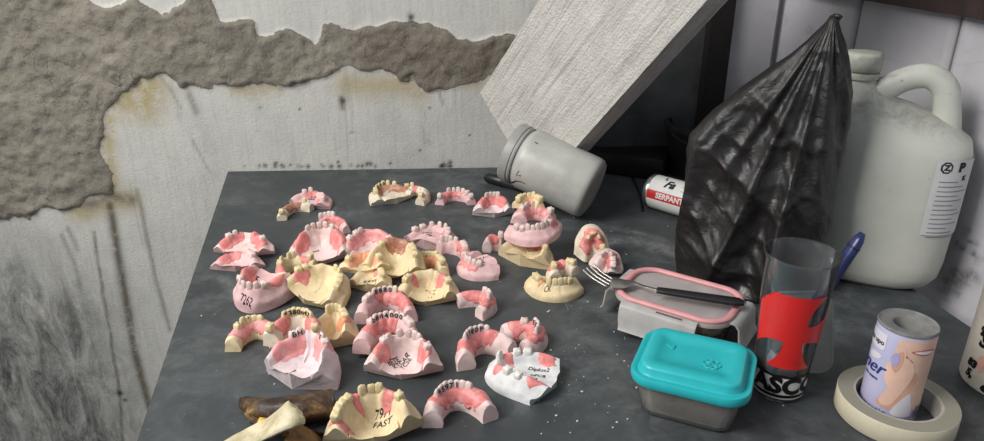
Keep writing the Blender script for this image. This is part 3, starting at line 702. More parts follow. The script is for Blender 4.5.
C_('pale horseshoe cast with thick left foot and numbered teeth, left of the white cast', 481, 347, 72, 34, 'arch', 'palepink', 'rose', u=(-.86, 1), h=.020, teeth=[-.42, -.27, -.12, .03, .2, .36], waxr=[(-.8, .7)], lr=.82, rw_=.0100, marks='5780P')
C_('pink horseshoe cast opening left with inked teeth, directly above the white cast', 528, 336, 60, -66, 'arch', 'palepink', 'rose', u=(-.98, .84), h=.016, teeth=[-.5, -.1, .08, .26, .42], waxr=[(-.92, .8)], lr=1.15, rw_=.0105, marks=' EK60')
C_('white plaster cast with handwritten lines on its flat back and grey palate', 521, 373, 64, 72, 'solid', 'white', 'rose', h=.016, teeth=[-.75, -.55, .55, .72, .1], waxr=[(.1, .45), (-.5, -.15), (-.98, -.78), (.8, .98)], lr=1.30, vault=.5, writing=[('Dipkss2', .35, -.30, .0085, -84), ('oFC8', -.1, -.34, .0085, -84), ('02', -.45, -.30, .0085, -84)])
C_('long-legged pink horseshoe cast with 95971 on its teeth, nearest the front centre', 457, 404, 82, 18, 'arch', 'palepink', 'rose', u=(-.86, 1), h=.018, teeth=[-.45, -.31, -.17, -.03, .12, .27, .42], waxr=[(-.7, .94)], lr=.85, rw_=.0100, marks='9597I')
C_('large cream upper cast inscribed 7971 FAST, right of the banana peel', 372, 419, 88, 14, 'solid', 'cream', 'rose', h=.027, teeth=[-.98, -.66, -.5, -.8, -.12, .06, .22, .72], waxr=[(-.45, -.2), (.32, .62), (-.97, -.85)], lr=.58, vault=.25, tilt=(9, 0), writing=[('7971\nFAST',   .30, -.12, .0100, -14)], rw_=.0082)
# stack under the jar and the right hand pieces
C_('pale cream cast with long cut base, bottom of the stack by the grey jar', 529, 252, 56, -34, 'solid', 'cream', 'rose', h=.022, teeth=[.2, .4, .6, .8], waxr=[(-.4, .6)], lr=.62, vault=.5)
C_('pink toothed cast, second from the bottom of the stack by the grey jar', 535, 234, 54, -166, 'solid', 'pink', 'rose', h=.016, teeth=[-.5, -.32, -.15, .0, .15, .32, .5, .7], waxr=[(-.95, -.3)], lr=.70, vault=.4, z=.024, marks='   MMM', tilt=(4, -6))
C_('pink cast with broad rose ridge, second from top in the stack by the jar', 533, 217, 50, 14, 'arch', 'pink', 'softrose', h=.014, teeth=[-.6, -.3, 0, .9], waxr=[(-.9, .95)], lr=.55, rw_=.010, z=.043, tilt=(6, 6))
C_('small cream cast with knobbly teeth crowning the stack by the grey jar', 529, 203, 36, 0, 'arch', 'cream', 'orange', h=.010, teeth=[-.9, -.6, -.3, 0, .3, .6, .9], waxr=[(-.4, .4)], lr=.5, rw_=.008, z=.060)
C_('small pale pointed cast fragment, touching the left foot of the stack', 493, 244, 34, 70, 'arch', 'palepink', 'rose', u=(-.1, .95), h=.018, teeth=[.9], waxr=[(0, .8)], lr=.8)
C_('cream lower cast with lettered front teeth, left of the fork under another cast', 553, 287, 54, 168, 'solid', 'cream', 'orange', h=.016, teeth=[-.62, -.45, -.28, -.1, .1, .55, .75], waxr=[(.25, .5)], lr=.60, vault=.5, marks='HOHO ', writing=[('CK', .2, .80, .008, 180)])
C_('cream and pink cast turned over on the lettered cream cast', 561, 270, 42, 30, 'arch', 'ivory', 'rose', h=.012, teeth=[-.7, -.5, .6, .8], waxr=[(-.9, .5)], lr=.7, rw_=.009, z=.018, marks='')
C_('ivory cast standing on its rim with pink lining, behind the fork tines', 592, 257, 32, 4, 'solid', 'ivory', 'rose', h=.010, teeth=[-.4, 0, .4, .8], waxr=[(-.9, .8)], lr=1.5, vault=.4, tilt=(66, 6))
C_('round pale base with pink-edged teeth, right behind the fork tines', 606, 268, 30, -20, 'solid', 'palepink', 'rose', h=.014, teeth=[.3, .6, .9, -.4], waxr=[(0, .9)], lr=1.1, vault=.4, tilt=(38, -8))

# ------------------------------------------------------------------ foam slab
t = NT('white_styrofoam'); vo = t.node('ShaderNodeTexVoronoi'); vo.inputs['Scale'].default_value = 330; t.link(t.coord(), vo.inputs['Vector'])
n = t.noise(16, 6, 0.7); st_ = t.noise(1.0, 5, 0.8, 0.3, vec=t.mapping((5, 130, 110)))
c = t.ramp(n, [(0.3, (184, 181, 175)), (0.7, (208, 204, 199))])
c = t.mix(t.math('MULTIPLY', t.ramp(st_, [(0.50, (0, 0, 0)), (0.62, (255, 255, 255))]), 0.55), c, (140, 135, 129))
c = t.mix(t.math('MULTIPLY', t.ramp(t.noise(95, 3, .8), [(0.66, (0, 0, 0)), (0.72, (255, 255, 255))]), 0.5), c, (96, 93, 90))
t.set(c, 0.7, spec=0.25)
t.bump(t.math('ADD', t.math('MULTIPLY', vo.outputs['Distance'], .7), t.math('MULTIPLY', st_, -1.8)), 0.8, 0.0022); FOAM = t.m
SB = 0.974; Bp = CV + (P(537, 191) - CV) * SB; Lp = CV + (onpl(480, 93, A, nw) - CV) * SB
e1 = (Lp - Bp); WB = e1.length; e1.normalize()
ry = ray(707, 0); sc_ = ((Bp - CV).dot(e1)) / ry.dot(e1); e2 = (CV + ry * sc_ - Bp).normalized()
e3 = e2.cross(e1).normalized(); e3 = e3 if e3.y > 0 else -e3
LEN = 0.80; TK = 0.042
bm = bmesh.new()
gl = [0, .01] + [i / 90 for i in range(1, 90)] + [.995, 1]; gl = sorted(set(gl)); gw = [i / 30 for i in range(31)]; gt = [i / 6 for i in range(7)]
def slabpt(l, w_, q):
    p = Vector((l * LEN, w_ * WB, q * TK)); n_ = Vector([noise.noise(p * 55 + Vector((k * 9, 0, 0))) for k in range(3)])
    rough = 0.0030 if min(w_, 1 - w_) < .02 and 0 < q < 1 else 0.0005
    d = n_ * rough; 
    if q == 1: d.z = -abs(d.z)
    return p + d
vs = []; fs = []; vd = {}
def gv(l, w_, q):
    k = (round(l, 5), round(w_, 5), round(q, 5))
    if k not in vd: vd[k] = len(vs); vs.append(slabpt(l, w_, q))
    return vd[k]
def gridf(As, Bs, fn):
    for i in range(len(As) - 1):
        for j in range(len(Bs) - 1): fs.append((fn(As[i], Bs[j]), fn(As[i + 1], Bs[j]), fn(As[i + 1], Bs[j + 1]), fn(As[i], Bs[j + 1])))
for q in (0, 1): gridf(gl, gw, lambda x, y: gv(x, y, q))
for q in (0, 1): gridf(gl, gt, lambda x, y: gv(x, q, y))
for q in (0, 1): gridf(gw, gt, lambda x, y: gv(q, x, y))
slab = from_py('foam_slab', vs, fs, FOAM, sharp=45)
Ms = Matrix.Identity(4); hand = 1 if e2.cross(e1).dot(e3) > 0 else -1
for k, v in enumerate((e2, e1, e3 * hand)):
    for i in range(3): Ms[i][k] = v[i]
bm.free()
for v in slab.data.vertices: v.co.z *= hand
bmf = bmesh.new(); bmf.from_mesh(slab.data); bmesh.ops.recalc_face_normals(bmf, faces=bmf.faces); bmf.to_mesh(slab.data); bmf.free()
Ms.translation = Bp; slab.matrix_world = Ms
tag(slab, 'thick white styrofoam slab leaning on one corner behind the grey jar', 'foam board')

# ------------------------------------------------------------------ grey plastic jar
def lie(root_pts, ax_z, ax_x=None):
    z = ax_z.normalized(); x = (ax_x or Vector((0, 0, 1))).cross(z); x.normalize(); y = z.cross(x)
    M = Matrix.Identity(4)
    for k, v in enumerate((x, y, z)):
        for i in range(3): M[i][k] = v[i]
    M.translation = root_pts; return M
JR = 0.044
b_px, l_px = (594, 190), (512, 151.5)
best = None
for i in range(200):
    D = 0.90 + i * 0.001; b0 = PD(*b_px, D); l0 = PD(*l_px, D + 0.035); ax = (l0 - b0).normalized()
    lowz = b0.z - JR * math.sqrt(max(0, 1 - ax.z ** 2))
    if best is None or abs(lowz - TZ - .0005) < best[0]: best = (abs(lowz - TZ - .0005), b0, l0, ax)
_, jb, jl, jax = best; JL = (jl - jb).length
t = NT('translucent_grey_plastic'); n = t.noise(28, 5, 0.6)
t.set(t.ramp(n, [(0.3, (158, 158, 153)), (0.7, (186, 186, 180))]), 0.38, spec=0.4); t.b.inputs['Subsurface Weight'].default_value = 0.0; JARM = t.m
jar = thing('plastic_jar', 'grey translucent plastic jar with screw lid, tipped over against the styrofoam slab', 'jar'); jar.matrix_world = lie(jb, jax)
L_ = JL
v_, f_ = lathe([(0, 0.0005), (.030, 0.0005), (.034, 0), (.0395, .001), (.0425, .004), (.0438, .009), (.044, .02), (.044, L_ * .76), (.0435, L_ * .80), (.0415, L_ * .83), (.0400, L_ * .845), (.0400, L_ * .95), (.036, L_ * .96), (0, L_ * .96)], 72)
from_py('body', v_, f_, JARM, jar, weld=True, sharp=45)
LIDM = simple('grey_jar_lid', (150, 151, 147), 0.45)
v_, f_ = lathe([(.0405, L_ * .86), (.0425, L_ * .862), (.0432, L_ * .875), (.0420, L_ * .885), (.0420, L_ * .90), (.0434, L_ * .905), (.0434, L_ * .985), (.0425, L_ * 1.0), (.040, L_ * 1.005), (0, L_ * 1.005)], 72)
from_py('lid', v_, f_, LIDM, jar, weld=True, sharp=45)
# worn black print on the jar
jinv = jar.matrix_world.inverted()
def jar_print(pxs, wid):
    pts = []
    for q in pxs:
        o_ = jinv @ CV; d_ = (jinv.to_3x3() @ ray(*q)).normalized()
        aa = d_.x ** 2 + d_.y ** 2; bb = 2 * (o_.x * d_.x + o_.y * d_.y); cc = o_.x ** 2 + o_.y ** 2 - .0443 ** 2; ds = bb * bb - 4 * aa * cc
        if ds > 0: pts.append(o_ + d_ * ((-bb - math.sqrt(ds)) / (2 * aa)))
    if len(pts) < 2: return
    v_, f_ = loft(tube_rings(pts, wid, 6, .25, up=Vector((pts[0].x, pts[0].y, 0)).normalized())); from_py('worn_print', v_, f_, INK, jar)
jar_print([(507, 179), (511, 183), (516, 181)], .0014); jar_print([(516, 181), (522, 182), (525, 184)], .0008); jar_print([(519, 171), (516, 175), (521, 176)], .0006)
jar_print([(535, 142), (538, 144)], .0007)

# black handled tool under the jar lid
blackm = simple('black_plastic', (24, 25, 27), 0.4, var=.2)
mk = thing('marker_pen', 'black capped marker pen lying under the lid of the tipped grey jar', 'marker pen')
p0, p1 = P(486, 182) , P(528, 194); p0.z = p1.z = TZ + .0085; d = (p1 - p0); Lm = d.length
mk.matrix_world = lie(p0, d)
v_, f_ = lathe([(0, 0), (.005, 0), (.0070, .002), (.0082, .006), (.0084, Lm * .42), (.0078, Lm * .43)], 24); from_py('cap', v_, f_, blackm, mk, sharp=50)
v_, f_ = lathe([(.0076, Lm * .43), (.0078, Lm * .95), (.006, Lm), (0, Lm)], 24); from_py('barrel', v_, f_, simple('black_marker_barrel', (34, 35, 38), .35), mk, sharp=50)

# ------------------------------------------------------------------ aerosol can lying on its side
whitem = simple('white_enamel', (214, 214, 212), 0.35, var=.04)
redm = simple('red_print', (186, 42, 40), 0.4, var=.05)
silver = simple('brushed_metal', (168, 168, 170), 0.32, metal=.9)
greym = simple('grey_print', (120, 120, 122), .5)
can = thing('aerosol_can', 'white and red aerosol can lying half behind the black bag', 'spray can')
CR = 0.0245; p0 = P(650, 206); p0.z = TZ + CR + .0003; p1 = P(716, 226); p1.z = p0.z; ax = (p1 - p0).normalized()
can.matrix_world = lie(p0, ax)
v_, f_ = lathe([(0, .002), (.016, .0), (.021, -.001), (.0235, .001), (.0245, .0045), (.0238, .006), (.0245, .008), (.0245, .105)], 48); from_py('body', v_, f_, whitem, can, sharp=40)
v_, f_ = lathe([(.0, -.0005), (.018, -.0012), (.0215, -.002), (.0243, .001), (.0248, .004), (.0243, .0062)], 48); from_py('base_rim', v_, f_, silver, can, sharp=40)
v_, f_ = lathe([(.0247, .105), (.0249, .108), (.023, .113), (.012, .119), (.008, .120), (.008, .132), (0, .132)], 48); from_py('top_valve', v_, f_, silver, can, sharp=40)
cinv = can.matrix_world.inverted().to_3x3()
cd = (cinv @ (CV - p0)).normalized(); a_cam = math.atan2(cd.y, cd.x)
cu = cinv @ UV; sgn = 1 if (Matrix.Rotation(a_cam + .3, 3, 'Z') @ Vector((1, 0, 0))).dot(cu) > (Matrix.Rotation(a_cam, 3, 'Z') @ Vector((1, 0, 0))).dot(cu) else -1
def can_art(name, vf, m, zc, ac, rot=0, lift=.0003, flip=1):
    vs, fs = vf; o = []
    for v in vs:
        a_ = a_cam + sgn * (ac + v.y / CR); r_ = CR + lift; o.append((r_ * math.cos(a_), r_ * math.sin(a_), zc + v.x))
    return from_py(name, o, fs, m, can)
can_art('red_band', poly_mesh([(-.049, -.0062), (.049, -.0062), (.049, .0062), (-.049, .0062)], .004), redm, .056, -.22)
can_art('band_lettering', text_mesh('SERPANTE', .0105, bold=.0004), whitem, .046, -.22, lift=.0005)
can_art('lettering', text_mesh('Fa', .017, shear=.4, bold=.0006), blackm, .036, .58, lift=.0005)
can_art('lettering', text_mesh('L', .009, bold=.0004), blackm, .027, .98, lift=.0005)
can_art('lettering', text_mesh('~~~~\n~~~', .007), greym, .062, .52, lift=.0005)

# ------------------------------------------------------------------ black plastic bag
t = NT('black_bin_bag_film'); n = t.noise(24, 5, .6, .6)
t.set(t.ramp(t.noise(9, 5, .6), [(0.3, (22, 20, 20)), (0.7, (34, 31, 31))]), t.ramp(n, [(0.3, (0.30, 0.30, 0.30, 1)), (0.7, (0.52, 0.52, 0.52, 1))]), spec=0.6)
t.bump(t.noise(45, 6, .65, 1.6), .6, .003); BAG = t.m
YB = 0.785
BL_, BR_ = P(676, 272), P(822, 302); BDR = (BR_ - BL_); BDR.z = 0; BDR.normalize(); bagn = Vector((BDR.y, -BDR.x, 0))
B0 = Vector((BL_.x, BL_.y, 0)) - bagn * 0.012
prof_px = [(283, 676, 815), (262, 676, 822), (240, 678, 829), (215, 681, 834), (190, 684, 839), (165, 687, 844), (142, 690, 848), (125, 706, 850), (108, 724, 852), (90, 745, 853), (72, 768, 852), (56, 790, 849), (42, 806, 846), (31, 817, 842), (22, 826, 839), (16, 830, 838)]
rings = []; NB = 220
def bagring(yp, x0, x1, t_):
    a_ = onpl(x0, yp, B0, bagn); b_ = onpl(x1, yp, B0, bagn); z_ = (a_.z + b_.z) / 2
    ta, tb_ = (a_ - B0).dot(BDR), (b_ - B0).dot(BDR); return z_, (ta + tb_) / 2, (tb_ - ta) / 2
pr = [bagring(y_, a_, b_, 0) for y_, a_, b_ in prof_px]
zs = [q[0] for q in pr]; zb = zs[0]
zt = zs[-1]; NZ = 150
def interp(z_):
    for i in range(len(pr) - 1):
        if pr[i][0] <= z_ <= pr[i + 1][0]:
            f = (z_ - pr[i][0]) / (pr[i + 1][0] - pr[i][0]); return [pr[i][k] * (1 - f) + pr[i + 1][k] * f for k in (1, 2)]
    return pr[-1][1:] if z_ > zt else pr[0][1:]
APX = B0 + BDR * interp(zt)[0] + Vector((0, 0, zt))
for i in range(NZ + 1):
    f = i / NZ; z_ = TZ + .0005 + (zt - TZ) * f; cx, hw = interp(z_); th_ = 0.046 * (1 - f) ** .6 + .004
    row = []
    for k in range(NB):
        an = 2 * math.pi * k / NB; ca, sa = math.cos(an), math.sin(an)
        p = B0 + BDR * (cx + hw * math.copysign(abs(ca) ** .85, ca)) - bagn * (th_ * sa) + Vector((0, 0, z_))
        # folds radiate from the gathered top, plus broad crumples with sharp creases
        rel = p - APX; ra = math.atan2(rel.dot(BDR), -rel.z + .001); dist = rel.length
        fold = (1 - abs(noise.noise(Vector((ra * 6.5, sa * 1.1, dist * 1.2)))) * 3.2)
        q1 = noise.voronoi(Vector((p.x * 15 + 3, p.y * 9, p.z * 10)) + Vector((f * 1.5, 0, 0)))[0]; q2 = noise.voronoi(Vector((p.x * 34 + p.z * 12, p.y * 20, p.z * 22)))[0]
        cr_ = max(0, 1 - (q1[1] - q1[0]) * 3.2); cr2 = max(0, 1 - (q2[1] - q2[0]) * 3.2)
        amp = min(1, (1 - f) * 3 + .08) * min(1, f * 14 + .2)
        dsp = (fold * .009 + cr_ * .007 + cr2 * .003) * amp
        out_ = BDR * (ca * .25) - bagn * sa; p += out_ * (dsp - .006 * amp)
        row.append(p)
    rings.append(row)
v_, f_ = loft(rings)
bag = thing('plastic_bag', 'crumpled black plastic bin bag standing peaked beside the white jug', 'plastic bag')
from_py('bag_film', v_, f_, BAG, bag)
kt = []
for i in range(9):
    q = i / 8; kt.append(APX + Vector((.001 + .003 * q, 0, -.010 + .012 * q)))
v_, f_ = loft(tube_rings(kt, [.0035, .0045, .0055, .005, .0042, .0046, .0055, .006, .003], 14, .8)); from_py('twisted_top', v_, f_, BAG, bag)
# little loop of clear tape / knot at the bag foot
# ------------------------------------------------------------------ things in the dark corner behind the bag
darkm = simple('dark_grey_plastic', (44, 44, 46), 0.5, var=.2)
pot = thing('plastic_bucket', 'dark grey plastic bucket in the shaded corner behind the black bag', 'bucket', (*P(694, 172).xy, TZ + .0005))
v_, f_ = lathe([(0, 0), (.040, 0), (.043, .003), (.050, .070), (.053, .072), (.054, .080), (.053, .084), (.050, .084), (.048, .078), (.041, .006), (0, .006)], 56); from_py('body', v_, f_, darkm, pot, sharp=40)
hp = [Vector((-.052 * math.cos(q), -.030 * math.sin(q) - .02 * math.sin(q), .078 - .02 * math.sin(q))) for q in [math.pi * i / 20 for i in range(21)]]
v_, f_ = loft(tube_rings(hp, .0016, 8)); from_py('handle', v_, f_, darkm, pot)
lb = box('sticker', (-.008, -.0505, .03), (.002, -.0495, .042), simple('pale_sticker', (150, 150, 150), .6), pot, 0, seg=1)
def crumple(name, loc, rx, ry, rz, m, label, cat, seed, amp=.3, fr=14):
    bm = bmesh.new(); bmesh.ops.create_icosphere(bm, subdivisions=5, radius=1)
    for v in bm.verts:
        p = v.co.copy(); q = Vector((p.x * rx, p.y * ry, p.z * rz)); n_ = 1 - abs(noise.noise(q * fr + Vector((seed, 0, 0)))) * 2.4; n2_ = 1 - abs(noise.noise(q * fr * 2.6 + Vector((seed, 4, 0)))) * 2.4
        q *= 1 + amp * (n_ - .4) + amp * .35 * (n2_ - .4)
        if q.z < 0: q.z *= .15
        v.co = q
    lo = min(v.co.z for v in bm.verts)
    for v in bm.verts: v.co.z -= lo
    me = bpy.data.meshes.new(name); bm.to_mesh(me); bm.free(); o = link_mesh(name, me, m, loc=loc); tag(o, label, cat); return o
crumple('crumpled_sack', (P(742, 172).x + .035, P(742, 172).y + .005, TZ + .0005), .062, .040, .125, simple('dusty_sack', (66, 62, 58), .7, var=.3, scale=30), 'crumpled dusty grey-brown sack heaped in the corner behind the black bag', 'sack', 4)
fd = box('black_box', (-.065, -.045, 0), (.065, .045, .035), blackm, None, .003, Matrix.Rotation(R(-24), 4, 'Z')); q = P(634, 178); fd.location = (q.x, q.y + .05, TZ + .0005)
tag(fd, 'flat black box in deep shade behind the aerosol can', 'box')
cb = thing('cable', 'thin black cable curving on the table left of the aerosol can', 'cable')
pts = catmull([P(626, 168) + Vector((0, 0, .002)), P(634, 182) + Vector((0, 0, .002)), P(640, 196) + Vector((0, 0, .002)), P(642, 212) + Vector((0, 0, .002))], 8)
v_, f_ = loft(tube_rings(pts, .0014, 8)); cb2 = from_py('cable', v_, f_, blackm); bpy.data.objects.remove(cb); cb2.name = 'cable'; tag(cb2, 'thin black cable curving on the table left of the aerosol can', 'cable')

# ------------------------------------------------------------------ white jug
t = NT('milky_jug_plastic'); n = t.noise(10, 6, .6)
c = t.ramp(n, [(0.3, (188, 190, 180)), (0.7, (208, 209, 200))])
geo = t.node('ShaderNodeNewGeometry'); sx = t.node('ShaderNodeSeparateXYZ'); t.link(t.coord(), sx.inputs[0])
dz = t.ramp(sx.outputs['Z'], [(0.165, (0, 0, 0, 1)), (0.20, (1, 1, 1, 1)), (0.235, (1, 1, 1, 1)), (0.245, (0, 0, 0, 1))])
sn = t.node('ShaderNodeSeparateXYZ'); t.link(geo.outputs['Normal'], sn.inputs[0])
upm = t.ramp(sn.outputs['Z'], [(0.25, (0, 0, 0, 1)), (0.6, (1, 1, 1, 1))])
dirt = t.math('MULTIPLY', t.math('MULTIPLY', dz, upm), t.ramp(t.noise(40, 7, .75, .5), [(0.38, (0, 0, 0)), (0.6, (255, 255, 255))]))
c = t.mix(t.math('MULTIPLY', dirt, .55), c, (92, 90, 84))
c = t.mix(t.math('MULTIPLY', t.ramp(t.noise(70, 3, .6), [(0.71, (0, 0, 0)), (0.75, (255, 255, 255))]), .6), c, (110, 104, 92))
t.set(c, 0.42, spec=0.4); t.b.inputs['Subsurface Weight'].default_value = 0.15; t.b.inputs['Subsurface Radius'].default_value = (.01, .01, .01); JUGM = t.m
jf = P(877, 293); jq = Vector((jf.x + .012, jf.y + .052, TZ + .0006))
jug = thing('plastic_jug', 'large milky white plastic jug with loop handle, against the white board wall', 'jug', jq, (0, 0, R(-26)))
def se(wx, wy, z, ex=3.2, n=72, cx=0, cy=0):
    o = []
    for k in range(n):
        a_ = 2 * math.pi * k / n; ca, sa = math.cos(a_), math.sin(a_); o.append((cx + wx * math.copysign(abs(ca) ** (2 / ex), ca), cy + wy * math.copysign(abs(sa) ** (2 / ex), sa), z))
    return o
BZ = .188
JW = 1.06
secs = [(.040, .030, 0.0, 2.6), (.052, .038, .0005, 2.6), (.060, .044, .006, 2.8), (.0665, .0485, .018, 3), (.0685, .050, .035, 3), (.0695, .0505, .08, 3), (.0700, .0505, .13, 3), (.0695, .050, .158, 3), (.066, .048, .172, 2.9), (.058, .044, .184, 2.7), (.048, .038, .194, 2.5), (.037, .031, .202, 2.3), (.027, .025, .207, 2.1)]
cxs = [0] * 9 + [-.008, -.016, -.025, -.033]
rg = [se(a_ * JW, b_, z_, e_, cx=cxs[i]) for i, (a_, b_, z_, e_) in enumerate(secs)]
rg += [se(.0195, .0195, .216, 2, cx=-.042), se(.0175, .0175, .222, 2, cx=-.047), se(.0170, .0170, .238, 2, cx=-.048)]
v_, f_ = loft(rg); from_py('body', v_, f_, JUGM, jug)
hpts = catmull([(-.040, 0, .190), (-.028, 0, .208), (-.012, 0, .224), (.006, 0, .233), (.022, 0, .233), (.0350, 0, .222), (.0400, 0, .204), (.0430, 0, .182), (.045, 0, .155)], 6)
rr = [.0125 + .003 * math.sin(i / (len(hpts) - 1) * math.pi) * 0 for i in range(len(hpts))]
v_, f_ = loft(tube_rings(hpts, [.016 - .003 * min(1, i / 14) + .004 * max(0, (i - 36) / 12) for i in range(len(hpts))], 20, .9, up=Vector((0, 1, 0)))); from_py('handle', v_, f_, JUGM, jug)
CAPM = simple('dirty_white_cap', (176, 178, 166), .5, var=.15, scale=90)
def ribbed(r0, z0, z1, n=96, d=.0006):
    def rn(r, z, w_): return [((r + w_ * (k % 2)) * math.cos(2 * math.pi * k / n) - .048, (r + w_ * (k % 2)) * math.sin(2 * math.pi * k / n), z) for k in range(n)]
    return loft([rn(r0 - .001, z0, 0), rn(r0, z0 + .001, d), rn(r0, z1 - .003, d), rn(r0 - .001, z1 - .001, 0), rn(r0 - .003, z1, 0), rn(.002, z1, 0)])
v_, f_ = ribbed(.0195, .235, .255); from_py('cap', v_, f_, CAPM, jug, sharp=60)
v_, f_ = loft([ring(.0192, .0192, .227, 48, -.048), ring(.0200, .0200, .2275, 48, -.048), ring(.0200, .0200, .2325, 48, -.048), ring(.0192, .0192, .2335, 48, -.048)]); from_py('cap_ring', v_, f_, CAPM, jug, sharp=50)
# paper label on the right-hand side face
def jug_surf(x_arc, z):
    """arc measured round the body from the front-right corner"""
    pts = se(.0700 * JW, .0507, 0, 3, 400); L0 = 0
    # start where angle = -60 deg
    k0 = int(400 * (360 - 72) / 360); k = k0; d = x_arc
    while d > 0:
        a_ = Vector(pts[k % 400]); b_ = Vector(pts[(k + 1) % 400]); s_ = (b_ - a_).length
        if s_ >= d:
            p = a_.lerp(b_, d / s_); tg = (b_ - a_).normalized(); return p + Vector((tg.y, -tg.x, 0)) * .0003 + Vector((0, 0, z))
        d -= s_; k += 1
    a_ = Vector(pts[k % 400]); b_ = Vector(pts[(k + 1) % 400]); tg = (b_ - a_).normalized(); return a_.lerp(b_, 0) + tg * d + Vector((tg.y, -tg.x, 0)) * .0003 + Vector((0, 0, z))
def jug_art(name, vf, m, x0, z0, lift=0):
    vs, fs = vf; o = []
    for v in vs:
        p = jug_surf(max(0, x0 + v.x), z0 + v.y); c_ = Vector((p.x, p.y, 0)).normalized(); o.append(p + c_ * (.0004 + lift))
    return from_py(name, o, fs, m, jug)
paper = simple('white_paper_label', (206, 207, 208), .6, var=.03)
jug_art('label', poly_mesh([(0, -.042), (.062, -.042), (.062, .042), (0, .042)], .004), paper, .004, .117)
jug_art('label_mark', poly_mesh([(.0062 * math.cos(R(22.5 + 45 * k)), .0066 * math.sin(R(22.5 + 45 * k))) for k in range(8)], .003), INK, .014, .151, .0003)
jug_art('label_mark', poly_mesh([(.0044 * math.cos(R(22.5 + 45 * k)), .0048 * math.sin(R(22.5 + 45 * k))) for k in range(8)], .003), paper, .014, .151, .0005)
jug_art('label_lettering', text_mesh('Z', .008, bold=.0005), INK, .014, .151, .0007)
jug_art('label_lettering', text_mesh('P', .013, bold=.0009), INK, .030, .151, .0003)
jug_art('label_lettering', text_mesh('K', .007, bold=.0005), INK, .036, .139, .0003)
for i in range(13):
    jug_art('label_line', poly_mesh([(0, 0), (.020 + .02 * ((i * 7) % 5) / 5, 0), (.020 + .02 * ((i * 7) % 5) / 5, .0009), (0, .0009)], .004), greym, .010, .135 - i * .0052, .0003)

# ------------------------------------------------------------------ clear cup with red cross
CUPM = clear('clear_cup_plastic', (240, 242, 244), body=.10, bodycol=(214, 216, 218), rough=.08)
cup = thing('plastic_cup', 'tall clear plastic cup with red cross print and black lettered band', 'cup', Vector((*P(777, 389).xy, TZ + .0005)))
cup.rotation_euler = (0, 0, 0)
CH = .135
def cr(z): return .0212 + (.0296 - .0212) * (z / CH)
v_, f_ = lathe([(0, .002), (.0177, .002), (.0184, .0), (.0207, 0), (.0212, .001), (cr(.02), .02), (cr(.06), .06), (cr(.10), .10), (cr(CH - .003), CH - .003), (cr(CH) + .0008, CH - .002), (cr(CH) + .0008, CH), (cr(CH) - .0008, CH), (cr(CH) - .0010, CH - .003), (cr(.06) - .001, .06), (cr(.006) - .001, .006), (0, .004)], 72)
from_py('cup_wall', v_, f_, CUPM, cup, sharp=50)
redc = simple('red_cup_print', (214, 42, 40), .35, var=.03)
wprint = simple('white_cup_print', (220, 218, 212), .4, var=.03)
bprint = simple('black_cup_print', (20, 19, 20), .4)
a_c = math.atan2(-cup.location.y, -cup.location.x)      # direction to the camera
# cross pattee: arms flaring, left/right arms go round
def cross_pts():
    o = []; Rr, r0, hw = .0355, .0092, .0205
    base = []
    for s in range(4):
        a0 = s * math.pi / 2
        for i in range(9):
            q = i / 8; 
            # concave side of an arm from the notch to the arm tip
            rr_ = r0 + (Rr - r0) * q; wd = .0080 + (hw - .0080) * q ** 2.2
            base.append((a0, rr_, -wd))
        for i in range(8, -1, -1):
            q = i / 8; rr_ = r0 + (Rr - r0) * q; wd = .0080 + (hw - .0080) * q ** 2.2; base.append((a0, rr_, wd))
    for a0, u_, v in base:
        o.append((u_ * math.cos(a0) - v * math.sin(a0), u_ * math.sin(a0) + v * math.cos(a0)))
    return o
wrap('red_cross', poly_mesh(cross_pts(), .004), cr, redc, cup, a0=a_c, x0=.006, z0=.0715, lift=.0004)
def band(name, z0, z1, m, a0_, a1_, lift=.0004, n=80, wav=0.0):
    vs = []; fs = []
    for i in range(n + 1):
        a_ = a0_ + (a1_ - a0_) * i / n
        for j in range(5):
            z = z0 + (z1 - z0) * j / 4 + (wav * math.sin(a_ * 9) if j == 4 else 0); r_ = cr(z) + lift; vs.append((r_ * math.cos(a_), r_ * math.sin(a_), z))
    for i in range(n):
        for j in range(4): a_ = i * 5 + j; fs.append((a_, a_ + 5, a_ + 6, a_ + 1))
    return from_py(name, vs, fs, m, cup)
band('white_band', .004, .0265, wprint, a_c - 1.35, a_c + 1.35, .0004, wav=.0006)
band('black_line', .0058, .0088, bprint, a_c - 1.35, a_c + 1.35, .0007)
band('black_line', .0262, .0290, bprint, a_c - 1.35, a_c + 1.35, .0005, wav=.0006)
wrap('band_lettering', text_mesh('VASCO', .0220, bold=.0012, spacing=1.02), cr, bprint, cup, a0=a_c, x0=.0010, z0=.0174, lift=.0008)
# dark blue toothbrush standing in the cup
tb = thing('toothbrush', 'dark blue toothbrush handle sticking out of the clear cup', 'toothbrush')
topp = PD(863, 233, depth_of(cup.location + Vector((0, 0, .15))) + .012)
bot = cup.location + Vector((-.010, .004, .008)); d = topp - bot
pts = [bot + d * (i / 24) for i in range(25)]
rad = [.0016] + [.0034 + .0026 * min(1, i / 10) for i in range(1, 23)] + [.0052, .0026]
navy = simple('navy_plastic', (36, 44, 92), .3, var=.06)
v_, f_ = loft(tube_rings(pts, rad, 18, .8)); from_py('handle', v_, f_, navy, tb)
v_, f_ = loft(tube_rings([bot + d * .905, bot + d * .915], .0063, 18, .8)); from_py('grip_ring', v_, f_, simple('dark_navy_ring', (22, 26, 58), .3), tb)
hd = box('brush_head', (-.005, -.0022, -.002), (.005, .0022, .024), navy, tb, .001); hd.matrix_world = lie(bot + d * .03, d)
br = box('bristles', (-.0045, .0024, .001), (.0045, .009, .022), simple('pale_bristles', (200, 205, 212), .8, bump=.5, scale=300), tb, .0008); br.matrix_world = lie(bot + d * .03, d)
